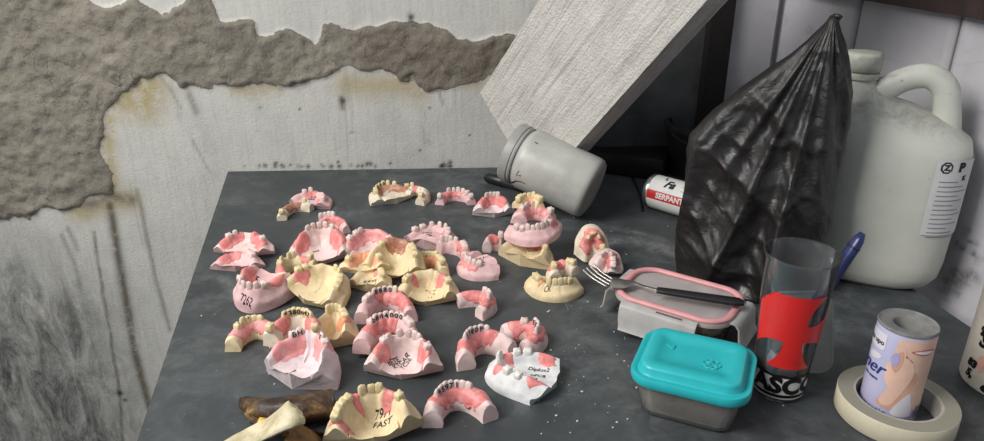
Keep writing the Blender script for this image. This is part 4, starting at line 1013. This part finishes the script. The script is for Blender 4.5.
# pale translucent lid leaning behind the cup
FROST = clear('frosted_white_plastic', (205, 208, 208), body=.72, bodycol=(206, 206, 200), rough=.35, gloss=.5)
def frame_M(o_, x_, y_):
    z_ = x_.cross(y_).normalized(); M = Matrix.Identity(4)
    for k, v in enumerate((x_.normalized(), y_.normalized(), z_)):
        for i in range(3): M[i][k] = v[i]
    M.translation = o_; return M
ld_ = thing('plastic_tray', 'frosted white rounded tray leaning upright behind the clear cup', 'tray')
rg = [rrect(.052, .075, .012, 0), rrect(.055, .078, .013, .0008), rrect(.055, .078, .013, .004), rrect(.053, .076, .012, .004), rrect(.051, .074, .011, .002), rrect(.040, .060, .008, .002)]
v_, f_ = loft(rg); from_py('tray_panel', v_, f_, FROST, ld_, sharp=40)
lo_ = P(797, 373) ; lean = Vector((-.10, .22, 1)).normalized(); xx = Vector((1, -.28, 0)); xx = (xx - lean * xx.dot(lean)).normalized()
ld_.matrix_world = frame_M(Vector((lo_.x, cup.location.y + .0340, TZ + .039)), xx, lean)

# ------------------------------------------------------------------ masking tape roll and lavender roll
tapem = simple('cream_masking_tape', (206, 198, 174), .55, var=.04)
t = NT('tape_edge_rings'); wv = t.node('ShaderNodeTexWave'); wv.wave_type = 'RINGS'; wv.rings_direction = 'Z'; wv.inputs['Scale'].default_value = 260; t.link(t.coord(), wv.inputs['Vector'])
t.set(t.ramp(wv.outputs[0], [(0.2, (132, 130, 116)), (0.8, (156, 153, 138))]), .6); TEDGE = t.m
tp = thing('masking_tape_roll', 'cream masking tape roll lying flat around the lavender wax canister', 'tape roll', Vector((*P(893, 414).xy, TZ + .0004)))
TR, TI, TH_ = .0465, .0320, .018
v_, f_ = loft([ring(TR - .0005, TR - .0005, 0, 96), ring(TR, TR, .0006, 96), ring(TR, TR, TH_ - .0006, 96), ring(TR - .0005, TR - .0005, TH_, 96), ring(TI + .002, TI + .002, TH_, 96), ring(TI + .002, TI + .002, 0, 96)], False, False)
n_ = 96; f_ += [(5 * n_ + k, 5 * n_ + (k + 1) % n_, (k + 1) % n_, k) for k in range(n_)]
o = from_py('tape', v_, f_, tapem, tp, sharp=40); o.data.materials.append(TEDGE)
for p in o.data.polygons:
    if abs(p.normal.z) > .7: p.material_index = 1
v_, f_ = loft([ring(TI + .002, TI + .002, .0002, 96), ring(TI + .002, TI + .002, TH_ - .0003, 96), ring(TI, TI, TH_ - .0003, 96), ring(TI, TI, .0002, 96)], False, False)
f_ += [(3 * n_ + k, 3 * n_ + (k + 1) % n_, (k + 1) % n_, k) for k in range(n_)]
from_py('cardboard_core', v_, f_, simple('pale_cardboard', (176, 172, 164), .7, var=.12, scale=90), tp, sharp=40)

cn = thing('wax_canister', 'lavender printed canister with hand picture and grey hollow top, standing in the tape roll', 'canister', Vector((*P(886, 409).xy, TZ + .0005)))
CNR = .0222; CNH = .085
lav = NT('lavender_print'); n = lav.noise(20, 3, .5); sxx = lav.node('ShaderNodeSeparateXYZ'); lav.link(lav.coord(), sxx.inputs[0])
lav.set(lav.ramp(n, [(0.3, (186, 184, 216)), (0.7, (200, 198, 226))]), .3)
v_, f_ = loft([ring(r_, r_, z_, 72) for r_, z_ in [(.001, 0), (.0212, 0), (.0219, .001), (.0222, .002), (.0222, .082), (.0219, .0835)]], True, False); from_py('body', v_, f_, lav.m, cn, sharp=40)
gf = simple('grey_foam_top', (126, 126, 124), .8, var=.1, scale=120, bump=.3)
rg = [ring(r_, r_, z_, 64) for r_, z_ in [(.0217, .0832), (.0225, .0835), (.0227, .0850), (.0220, .0862), (.0208, .0852), (.0200, .0848), (.0118, .0850), (.0109, .0842), (.0104, .050), (.001, .048)]]
v_, f_ = loft(rg, False, True); from_py('hollow_top', v_, f_, gf, cn, sharp=50)
a_n = math.atan2(-cn.location.y, -cn.location.x)
cylr = lambda z: CNR
def art(name, pts, m, lift, x0=0, z0=0, sm=True):
    sh = 0.0 if name in ('white_panel', 'tag_print', 'barcode_line') else 0.0070
    return wrap(name, poly_mesh(smooth_poly(pts, 4) if sm else pts, .004), cylr, m, cn, a0=a_n, lift=lift, x0=x0 + sh, z0=0 + z0)
skin = simple('printed_skin', (232, 194, 174), .3, var=.06, scale=40); skin2 = simple('printed_skin_shade', (216, 168, 146), .3, var=.06)
whp = simple('printed_white', (226, 224, 232), .3, var=.02); navyp = simple('printed_navy', (48, 58, 130), .3)
lipp = simple('printed_smile', (240, 236, 234), .3); lipr = simple('printed_lips', (196, 96, 92), .3); nail = simple('printed_nail', (178, 170, 214), .3)
# coordinates: x round the can (0 = facing the camera), y height
art('white_panel', [(-.040, .079), (-.012, .079), (-.012, .066), (-.014, .064), (-.040, .064)], whp, .0003, sm=False)
art('face_print', [(-.009, .080), (.034, .080), (.034, .060), (.020, .056), (.006, .060), (-.004, .067)], skin, .0003)
art('shoulder_print', [(.002, .060), (.014, .064), (.032, .058), (.034, .015), (.020, .010), (.010, .018), (.000, .014), (-.012, .018), (-.004, .036)], skin, .0004)
art('arm_print', [(-.016, .018), (-.004, .015), (.004, .030), (.010, .044), (.008, .052), (.000, .050), (-.006, .036)], skin2, .0005)
art('white_top_print', [(-.004, .014), (.006, .032), (.010, .022), (.012, .010), (.000, .009)], whp, .0006)
art('hand_print', [(-.014, .020), (-.006, .018), (.002, .036), (.006, .050), (.003, .062), (-.002, .058), (-.003, .070), (-.008, .076), (-.011, .070), (-.012, .060), (-.015, .052), (-.013, .040), (-.010, .034)], skin, .0007)
art('finger_print', [(-.011, .056), (-.008, .068), (-.005, .070), (-.004, .060), (-.007, .050)], skin2, .0009)
art('nail_print', [(-.0125, .062), (-.010, .068), (-.007, .066), (-.007, .058), (-.010, .055)], nail, .0011)
art('smile_print', [(.000, .0715), (.008, .0685), (.016, .0685), (.021, .0715), (.012, .0735)], lipr, .0006)
art('teeth_print', [(.002, .0713), (.009, .0695), (.015, .0695), (.019, .0715), (.010, .0725)], lipp, .0008)
art('tag_print', [(-.026, .058), (-.015, .060), (-.014, .056), (-.025, .053)], whp, .0004)
wrap('lettering', text_mesh('uço upo', .0062, bold=.0002), cylr, INK, cn, a0=a_n, x0=-.0235, z0=.0705, lift=.0005)
wrap('lettering', text_mesh('ner', .0165, shear=.35, bold=.00015), cylr, navyp, cn, a0=a_n, x0=-.0200, z0=.0475, lift=.0008)
wrap('lettering', text_mesh('pele suave', .0040, bold=.0001), cylr, navyp, cn, a0=a_n, x0=-.0200, z0=.0375, lift=.0005)
wrap('lettering', text_mesh('Contém: 1,60 m x 4,5 m', .0036), cylr, navyp, cn, a0=a_n, x0=-.018, z0=.0105, lift=.0005)
for i in range(9): art('barcode_line', [(.0235 + i * .0011, .006), (.0235 + i * .0011 + .0006, .006), (.0235 + i * .0011 + .0006, .018), (.0235 + i * .0011, .018)], navyp, .0006, sm=False)

# ------------------------------------------------------------------ printed tin at the right edge
tn = thing('printed_tin', 'cream printed cup with black swirls and pink figure, cut off at the right edge', 'tin', Vector((*P(1007, 384).xy, TZ + .0005)))
tnc = simple('cream_print', (204, 196, 182), .4, var=.06); tnp = simple('pink_print', (206, 154, 140), .4)
TNR = .038
v_, f_ = lathe([(0, 0), (.0362, 0), (.0375, .0012), (.038, .003), (.038, .088), (.0385, .089), (.0385, .092), (.0372, .092), (.0368, .010), (0, .008)], 72); from_py('body', v_, f_, tnc, tn, sharp=40)
a_t = math.atan2(-tn.location.y, -tn.location.x); tr_ = lambda z: TNR
def tart(name, pts, m, lift): return wrap(name, poly_mesh(smooth_poly(pts, 4), .004), tr_, m, tn, a0=a_t, lift=lift)
tart('figure_print', [(-.012, .012), (-.018, .030), (-.014, .050), (-.010, .062), (.004, .064), (.012, .040), (.010, .012)], tnp, .0004)
tart('black_print', [(-.030, .062), (-.022, .086), (-.010, .094), (.010, .094), (.012, .070), (-.006, .064), (-.020, .055)], bprint, .0005)
tart('black_print', [(-.016, .004), (-.012, .014), (.004, .020), (.020, .010), (.018, .004)], bprint, .0006)
tart('pink_print', [(-.024, .020), (-.026, .032), (-.021, .036), (-.020, .022)], tnp, .0005)
wrap('lettering', text_mesh('S', .016, shear=.3, bold=.0010), tr_, bprint, tn, a0=a_t, x0=-.027, z0=.048, lift=.0007)
wrap('lettering', text_mesh("'s", .011, shear=.3, bold=.0008), tr_, bprint, tn, a0=a_t, x0=-.031, z0=.056, lift=.0007)
wrap('lettering', text_mesh('83\n5,', .010, shear=.2, bold=.0007), tr_, bprint, tn, a0=a_t, x0=-.032, z0=.018, lift=.0007)

# ------------------------------------------------------------------ glass food container with clip lid
GLASS = clear('tinted_glass', (240, 240, 234), body=.24, bodycol=(170, 166, 152), rough=.06)
FLAP = clear('frosted_clip_plastic', (214, 216, 214), body=.80, bodycol=(236, 234, 232), rough=.3, gloss=.6)
PINKS = simple('pink_silicone_seal', (216, 152, 154), .4, var=.06)
zc = .81
c1, c2, c3, c4 = P(606, 293, .788), P(640, 263, .788), P(744, 292, .788), P(736, 331, .788)
xa = ((c3 - c2) + (c4 - c1)) * .5; xa.z = 0; CW = xa.length * 1.02; xa.normalize(); ya = Vector((-xa.y, xa.x, 0)); CD = .5 * (abs((c2 - c1).dot(ya)) + abs((c3 - c4).dot(ya))) * 1.05
cc_ = (c1 + c2 + c3 + c4) / 4
print('container', CW, CD)
ct = thing('glass_container', 'rectangular glass food container with frosted clip lid and pink seal', 'food container'); Mc = frame_M(Vector((cc_.x, cc_.y, TZ + .0005)), xa, ya); ct.matrix_world = Mc
H1 = .030
rg = [rrect(CW * .74, CD * .70, .018, 0), rrect(CW * .80, CD * .76, .020, .002), rrect(CW * .86, CD * .83, .022, .012), rrect(CW * .91, CD * .90, .024, H1 - .008), rrect(CW * .94, CD * .93, .024, H1 - .006), rrect(CW * .94, CD * .93, .024, H1),
      rrect(CW * .89, CD * .87, .022, H1), rrect(CW * .87, CD * .85, .022, H1 - .01), rrect(CW * .80, CD * .77, .020, .010), rrect(CW * .74, CD * .70, .018, .006)]
v_, f_ = loft(rg); from_py('glass_dish', v_, f_, GLASS, ct, sharp=50)
rg = [rrect(CW * .93, CD * .92, .024, H1 + .0005), rrect(CW * .97, CD * .965, .026, H1 + .001), rrect(CW * .97, CD * .965, .026, H1 + .0045), rrect(CW * .94, CD * .93, .024, H1 + .0065), rrect(CW * .88, CD * .86, .022, H1 + .0062), rrect(CW * .86, CD * .83, .020, H1 + .0045), rrect(CW * .60, CD * .50, .012, H1 + .0044)]
LIDF = clear('frosted_lid_plastic', (206, 206, 206), body=.80, bodycol=(240, 232, 230), rough=.25, gloss=.8)
v_, f_ = loft(rg); from_py('lid', v_, f_, LIDF, ct, sharp=50)
def rrtube(w_, d_, r_, z, tr, m, nm, parent, fl=.7):
    pts = [Vector(p) for p in rrect(w_, d_, r_, z, 10)]; n = len(pts); rings_ = []
    for i in range(n):
        tg = (pts[(i + 1) % n] - pts[i - 1]).normalized(); s_ = Vector((tg.y, -tg.x, 0)); rings_.append([pts[i] + s_ * (tr * math.cos(2 * math.pi * k / 10)) + Vector((0, 0, tr * fl * math.sin(2 * math.pi * k / 10))) for k in range(10)])
    rings_.append(rings_[0]); v_, f_ = loft(rings_, False, False); return from_py(nm, v_, f_, m, parent, weld=True)
rrtube(CW * .905, CD * .885, .023, H1 + .0068, .0036, PINKS, 'silicone_seal', ct)
def flap(cx, cy, w_, dirx, diry):
    """clip flap hanging down from the lid edge"""
    out_ = Vector((dirx, diry, 0)); al = Vector((-diry, dirx, 0)); vs = []; secs_ = [(0.000, H1 + .0055), (.005, H1 + .0052), (.0085, H1 + .001), (.0100, H1 - .010), (.0115, H1 - .017), (.0145, H1 - .021)]
    rows = []
    for (o_, z_) in secs_:
        wd = w_ * (1 - .12 * max(0, (H1 - .010 - z_) / .02))
        rows.append([Vector((cx, cy, 0)) + out_ * o_ + al * (wd * (j / 12 - .5)) + Vector((0, 0, z_)) for j in range(13)])
    th_ = .0014; vs = []; fs = []
    for r_ in rows: vs += r_
    nr_ = len(rows)
    for r_ in rows: vs += [p - out_ * th_ - Vector((0, 0, th_ * .5)) for p in r_]
    N = nr_ * 13
    for i in range(nr_ - 1):
        for j in range(12):
            a_ = i * 13 + j; fs.append((a_, a_ + 1, a_ + 14, a_ + 13)); fs.append((N + a_, N + a_ + 13, N + a_ + 14, N + a_ + 1))
    for i in range(nr_ - 1):
        for j in (0, 12): a_ = i * 13 + j; fs.append((a_, a_ + 13, N + a_ + 13, N + a_))
    for i in (0, nr_ - 1):
        for j in range(12): a_ = i * 13 + j; fs.append((a_, a_ + 1, N + a_ + 1, N + a_))
    return from_py('clip_flap', vs, fs, FLAP, ct, sharp=60)
flap(-.004, -CD * .485, CW * .62, 0, -1); flap(0, CD * .485, CW * .62, 0, 1); flap(CW * .487, 0, CD * .62, 1, 0); flap(-CW * .487, 0, CD * .62, -1, 0)
box('clip_slot', (-.006, -CD * .485 - .0056, H1 + .0056), (.020, -CD * .485 - .0040, H1 + .0064), simple('slot_shadow_gap', (110, 70, 70), .8), ct, .0003)
# contents
def lumps(name, parentloc, M, wx, wy, z0, z1, seed, m, label, cat):
    nx, ny = 46, 34; vs = []; fs = []
    def hh(i, j):
        x = (i / nx - .5) * wx; y = (j / ny - .5) * wy; n_ = noise.noise(Vector((x * 90, y * 90, seed))) * .5 + noise.noise(Vector((x * 220, y * 220, seed))) * .3
        return z0 + (z1 - z0) * (.75 + .45 * n_)
    rg = []
    for i in range(nx + 1):
        for j in range(ny + 1):
            x = (i / nx - .5) * wx; y = (j / ny - .5) * wy; vs.append((x, y, hh(i, j)))
    for i in range(nx):
        for j in range(ny): a_ = i * (ny + 1) + j; fs.append((a_, a_ + ny + 1, a_ + ny + 2, a_ + 1))
    rim_ = [(i, 0) for i in range(nx)] + [(nx, j) for j in range(ny)] + [(i, ny) for i in range(nx, 0, -1)] + [(0, j) for j in range(ny, 0, -1)]
    o_ = len(vs)
    for i, j in rim_: vs.append(((i / nx - .5) * wx * .9, (j / ny - .5) * wy * .9, z0))
    n2 = len(rim_)
    for k in range(n2):
        a_ = rim_[k]; b_ = rim_[(k + 1) % n2]; fs.append((a_[0] * (ny + 1) + a_[1], b_[0] * (ny + 1) + b_[1], o_ + (k + 1) % n2, o_ + k))
    fs.append(tuple(o_ + k for k in range(n2)))
    o = from_py(name, vs, fs, m); o.matrix_world = M; tag(o, label, cat, kind='stuff'); return o
foodm = NT('mottled_leftovers'); n = foodm.noise(80, 6, .7, .4)
foodm.set(foodm.ramp(n, [(0.3, (92, 84, 66)), (0.5, (146, 136, 112)), (0.7, (188, 178, 152))]), .5); foodm.bump(n, .6, .003)
lumps('leftovers', None, Mc, CW * .70, CD * .64, .0075, .019, 3, foodm.m, 'brownish leftovers seen through the glass container', 'food')

# fork on the lid
fk = thing('fork', 'metal fork with black handle lying across the clip lid', 'fork')
zl = TZ + H1 + .0105
f0 = P(588, 270, zl + .006); f1 = P(612, 284, zl + .001); f2 = P(634, 283, zl + .002); f3 = P(657, 290, zl + .005); f4 = P(744, 303, zl + .005)
fa = (f4 - f3).normalized(); fs_ = fa.cross(Vector((0, 0, 1))).normalized()
steel = simple('worn_steel', (176, 172, 168), .28, metal=.85)
dt = (f1 - f0).normalized(); sd_ = dt.cross(Vector((0, 0, 1))).normalized()
for k in range(4):
    o_ = (k - 1.5) * .0058
    pts = catmull([f0 + sd_ * o_ * 1.05 + Vector((0, 0, .004)), f0.lerp(f1, .4) + sd_ * o_ + Vector((0, 0, .0005)), f1 + sd_ * o_ * .95], 6)
    v_, f__ = loft(tube_rings(pts, [.0006] + [.0012] * (len(pts) - 1), 8, .7)); from_py('tine', v_, f__, steel, fk)
hp = catmull([f1 - dt * .002, f1.lerp(f2, .45), f2, f2.lerp(f3, .5), f3 + fa * .006], 6); n = len(hp)
def wdt(q):
    return .0108 if q < .25 else (.0108 - (q - .25) / .3 * .0082 if q < .55 else .0024)
v_, f__ = loft([[p_ for p_ in r_] for r_ in tube_rings(hp, [max(.0024, wdt(i / (n - 1))) for i in range(n)], 16, .16)]); from_py('head_and_neck', v_, f__, steel, fk)
def slat(pts, w_, th_): return None
hp = [f3 + (f4 - f3) * (i / 16) for i in range(17)]
rads = [.0046, .0052, .0054] + [.0056 + .0014 * (i / 14) for i in range(12)] + [.0066, .0036]
v_, f__ = loft(tube_rings(hp, rads, 16, .55)); from_py('handle', v_, f__, blackm, fk, sharp=60)

# ------------------------------------------------------------------ teal lidded box
TEAL = simple('teal_plastic_lid', (40, 178, 184), .35, var=.03)
k1, k2, k3, k4 = P(625, 374, .790), P(652, 331, .790), P(758, 350, .790), P(747, 408, .790)
xa = ((k3 - k2) + (k4 - k1)) * .5; xa.z = 0; KW = xa.length * 1.03; xa.normalize(); ya = Vector((-xa.y, xa.x, 0)); KD = .5 * (abs((k2 - k1).dot(ya)) + abs((k3 - k4).dot(ya))) * 1.06
cc_ = (k1 + k2 + k3 + k4) / 4; print('teal', KW, KD)
tx = thing('food_box', 'small clear food box with bright teal lid, in front of the glass container', 'food box'); Mk = frame_M(Vector((cc_.x, cc_.y, TZ + .0005)), xa, ya); tx.matrix_world = Mk
KH = .037
BOXC = clear('cloudy_box_plastic', (252, 252, 250), body=.34, bodycol=(226, 222, 214), rough=.15)
rg = [rrect(KW * .74, KD * .70, .012, 0), rrect(KW * .78, KD * .75, .013, .002), rrect(KW * .86, KD * .84, .014, KH * .7), rrect(KW * .89, KD * .87, .015, KH - .001), rrect(KW * .865, KD * .84, .015, KH - .001), rrect(KW * .84, KD * .82, .014, KH * .7), rrect(KW * .75, KD * .72, .012, .004)]
v_, f_ = loft(rg); from_py('clear_tub', v_, f_, BOXC, tx, sharp=50)
rg = [rrect(KW * .955, KD * .94, .018, KH - .003), rrect(KW * .985, KD * .98, .020, KH - .003), rrect(KW, KD, .021, KH - .001), rrect(KW, KD, .021, KH + .003), rrect(KW * .985, KD * .98, .020, KH + .0048), rrect(KW * .93, KD * .905, .017, KH + .0050),
      rrect(KW * .905, KD * .87, .016, KH + .0040), rrect(KW * .885, KD * .845, .015, KH + .0038), rrect(KW * .865, KD * .82, .014, KH + .0050), rrect(KW * .84, KD * .79, .012, KH + .0095), rrect(KW * .825, KD * .77, .011, KH + .0114), rrect(KW * .79, KD * .72, .010, KH + .0120),
      rrect(KW * .62, KD * .52, .007, KH + .0121), rrect(KW * .60, KD * .49, .006, KH + .0112), rrect(KW * .3, KD * .25, .004, KH + .0112)]
v_, f_ = loft(rg); lid_o = from_py('lid', v_, f_, TEAL, tx, sharp=60)
for k in range(6):
    a_ = k * math.pi / 3; pts = [Vector((KW * .15 + .0042 * math.cos(a_) + .0030 * math.cos(q), -KD * .10 + .0042 * math.sin(a_) + .0030 * math.sin(q), KH + .0115)) for q in [2 * math.pi * i / 12 for i in range(13)]]
    v_, f_ = loft(tube_rings(pts, .0006, 6)); from_py('flower_emboss', v_, f_, TEAL, tx)
pts = catmull([(-KW * .26, KD * .08, KH + .0117), (-KW * .20, KD * .02, KH + .0117), (-KW * .19, KD * .09, KH + .0117)], 5); v_, f_ = loft(tube_rings(pts, .0007, 6)); from_py('leaf_emboss', v_, f_, TEAL, tx)
cont = NT('wrapped_plaster_powder'); n = cont.noise(60, 6, .75, .6); cont.set(cont.ramp(n, [(0.3, (150, 132, 118)), (0.5, (196, 182, 166)), (0.68, (226, 220, 210))]), .45); cont.bump(n, .8, .004)
lumps('leftovers', None, Mk, KW * .74, KD * .70, .005, .030, 9, cont.m, 'pale crumbly contents inside the teal-lidded box', 'food')

# ------------------------------------------------------------------ banana peel
t = NT('blackened_banana_skin'); n = t.noise(34, 7, .75, .6); s_ = t.noise(120, 4, .7)
c = t.ramp(n, [(0.36, (32, 23, 19)), (0.50, (62, 46, 33)), (0.60, (112, 86, 52)), (0.70, (186, 160, 108))]); t.set(c, .45, spec=.4); t.bump(s_, .3, .002); BSK = t.m
t = NT('banana_skin_inside'); n = t.noise(1.0, 5, .7, .3, vec=t.mapping((60, 60, 60))); t.set(t.ramp(n, [(0.3, (160, 146, 112)), (0.6, (206, 196, 164)), (0.8, (222, 214, 188))]), .55); t.bump(n, .5, .002); BIN = t.m
t = NT('brown_peel_inside'); n = t.noise(30, 5, .7, .3); t.set(t.ramp(n, [(0.3, (70, 46, 24)), (0.6, (140, 102, 52)), (0.8, (182, 150, 92))]), .4); BIN2 = t.m
bp = thing('banana_peel', 'blackened half-eaten banana peel at the front left of the table', 'banana peel')
def T(x, y, h_=0): return P(x, y, TZ + h_)
pts = catmull([T(241, 402, .006), T(262, 409, .010), T(284, 411, .012), T(306, 409, .0125), T(326, 405, .013), T(334, 403, .013)], 7); n = len(pts)
rad = [.0045 + .0085 * min(1, (i / n) / .45) ** .7 for i in range(n)]; rad[0] = .003; 
rings_ = tube_rings(pts, rad, 20, .88)
for i, r_ in enumerate(rings_):
    for k, p in enumerate(r_):
        a_ = 2 * math.pi * k / 20; p += Vector((0, 0, 1)) * (.0008 * math.cos(a_ * 5)); p += Vector([noise.noise(p * 80 + Vector((q, 0, 0))) for q in range(3)]) * .0016
        if i > n - 4: p += (pts[-1] - pts[-2]).normalized() * (.006 * noise.noise(Vector((a_ * 2, 0, 0))))
        p.z = max(p.z, TZ + .0006)
v_, f_ = loft(rings_); from_py('husk', v_, f_, BSK, bp)
def strip(name, ctrl, wds, m, side, th_=.0018, parent=bp, fold=0.25):
    pts = catmull(ctrl, 8); n = len(pts); vs = []; fs = []; W = 10
    for i, p in enumerate(pts):
        tg = (pts[min(i + 1, n - 1)] - pts[max(i - 1, 0)]).normalized(); s_ = tg.cross(Vector((0, 0, 1))).normalized(); s_ = (s_ + Vector((0, 0, side))).normalized(); up_ = s_.cross(tg).normalized(); up_ = up_ if up_.z > 0 else -up_
        q = i / (n - 1) * (len(wds) - 1); a_ = int(min(q, len(wds) - 2)); wd = wds[a_] * (1 - (q - a_)) + wds[a_ + 1] * (q - a_)
        for l in (0, 1):
            for j in range(W + 1):
                x = j / W * 2 - 1; v = p + s_ * (x * wd) + up_ * ((1 - x * x) * wd * fold + .0007 * math.cos(x * 9) - l * th_); v += Vector([noise.noise(v * 120 + Vector((k, 0, 0))) for k in range(3)]) * .0007; v.z = max(v.z, TZ + .0005); vs.append(v)
    st = 2 * (W + 1)
    for i in range(n - 1):
        for j in range(W): a_ = i * st + j; fs.append((a_, a_ + 1, a_ + 1 + st, a_ + st)); b_ = a_ + W + 1; fs.append((b_, b_ + st, b_ + st + 1, b_ + 1))
        for j in (0, W): a_ = i * st + j; fs.append((a_, a_ + st, a_ + st + W + 1, a_ + W + 1))
    for i in (0, n - 1):
        for j in range(W): a_ = i * st + j; fs.append((a_, a_ + W + 1, a_ + W + 2, a_ + 1))
    return from_py(name, vs, fs, m, parent)
strip('pale_peel_strip', [T(300, 414, .030), T(290, 413, .034), T(276, 421, .027), T(258, 433, .014), T(238, 446, .006), T(215, 462, .004)], [.010, .0145, .0145, .013, .013, .011], BIN, .15)
strip('brown_peel_flap', [T(286, 428, .018), T(296, 432, .015), T(304, 442, .010), T(310, 458, .004)], [.008, .013, .015, .012], BIN2, .3)
strip('peel_edge', [T(258, 422, .012), T(250, 417, .008), T(246, 410, .008)], [.003, .003, .002], BSK, .1)
v_, f_ = loft(tube_rings([T(258, 425, .012), T(262, 422, .015), T(267, 420, .014)], [.002, .0045, .002], 10)); from_py('yellow_flesh', v_, f_, simple('ripe_yellow_flesh', (222, 176, 60), .4), bp)
v_, f_ = loft(tube_rings(catmull([T(300, 432, .004), T(312, 432, .003), T(324, 434, .002)], 5), .0011, 8)); from_py('stem_fibre', v_, f_, BSK, bp)

# ------------------------------------------------------------------ crumbs
bm = bmesh.new(); rng = random.Random(3)
for k in range(170):
    x = rng.choice([rng.uniform(200, 620), rng.uniform(540, 640), rng.uniform(420, 820)]); y = rng.uniform(195, 436)
    if 215 < x < 520 and rng.random() < .3: continue
    p = P(x, y); 
    if p.x < -0.42 + (1.12 - p.y) * .23: continue
    r_ = rng.choice([.0004, .0005, .0007, .0011]); m_ = Matrix.Translation(p + Vector((0, 0, r_ * .5))) @ Matrix.Rotation(rng.random() * 3, 4, 'Z') @ Matrix.Diagonal((1, rng.uniform(.6, 1.4), .7, 1))
    bmesh.ops.create_icosphere(bm, subdivisions=1, radius=r_, matrix=m_)
me = bpy.data.meshes.new('plaster_crumbs'); bm.to_mesh(me); bm.free()
o = link_mesh('plaster_crumbs', me, simple('crumb_plaster', (196, 192, 184), .8), smooth=False); tag(o, 'tiny white plaster crumbs scattered over the dark tabletop', 'crumbs', kind='stuff')

# ------------------------------------------------------------------ third level: details belong to the part they sit on
def center(o):
    n = len(o.data.vertices); return sum((v.co for v in o.data.vertices), Vector()) / max(1, n)
for root in [o for o in SC.objects if o.type == 'EMPTY' and o.parent is None]:
    kids = [c for c in SC.objects if c.parent == root]
    def first(n): 
        l = [c for c in kids if c.name.split('.')[0] == n]; return l
    rules = {'inscription': ['plaster_base'], 'ink_mark': ['tooth'], 'flower_emboss': ['lid'], 'leaf_emboss': ['lid'], 'silicone_seal': ['lid'], 'clip_flap': ['lid'], 'clip_slot': [],
             'label_mark': ['label'], 'label_lettering': ['label'], 'label_line': ['label'], 'band_lettering': ['red_band', 'white_band'], 'black_line': ['white_band'], 'worn_print': ['body'],
             'grip_ring': ['handle'], 'bristles': ['brush_head'], 'cap_ring': ['cap'], 'peel_edge': ['husk'], 'stem_fibre': ['husk']}
    for c in kids:
        b = c.name.split('.')[0]; c_targets = [q for n in rules.get(b, []) for q in first(n)]
        if b == 'clip_slot': c_targets = first('lid')
        if not c_targets: continue
        tgt = c_targets[0]
        if b == 'ink_mark':
            cc = center(c); tgt = min(c_targets, key=lambda q: (center(q) - cc).length)
        if b == 'bristles': c.matrix_basis = tgt.matrix_basis.inverted() @ c.matrix_basis
        c.parent = tgt
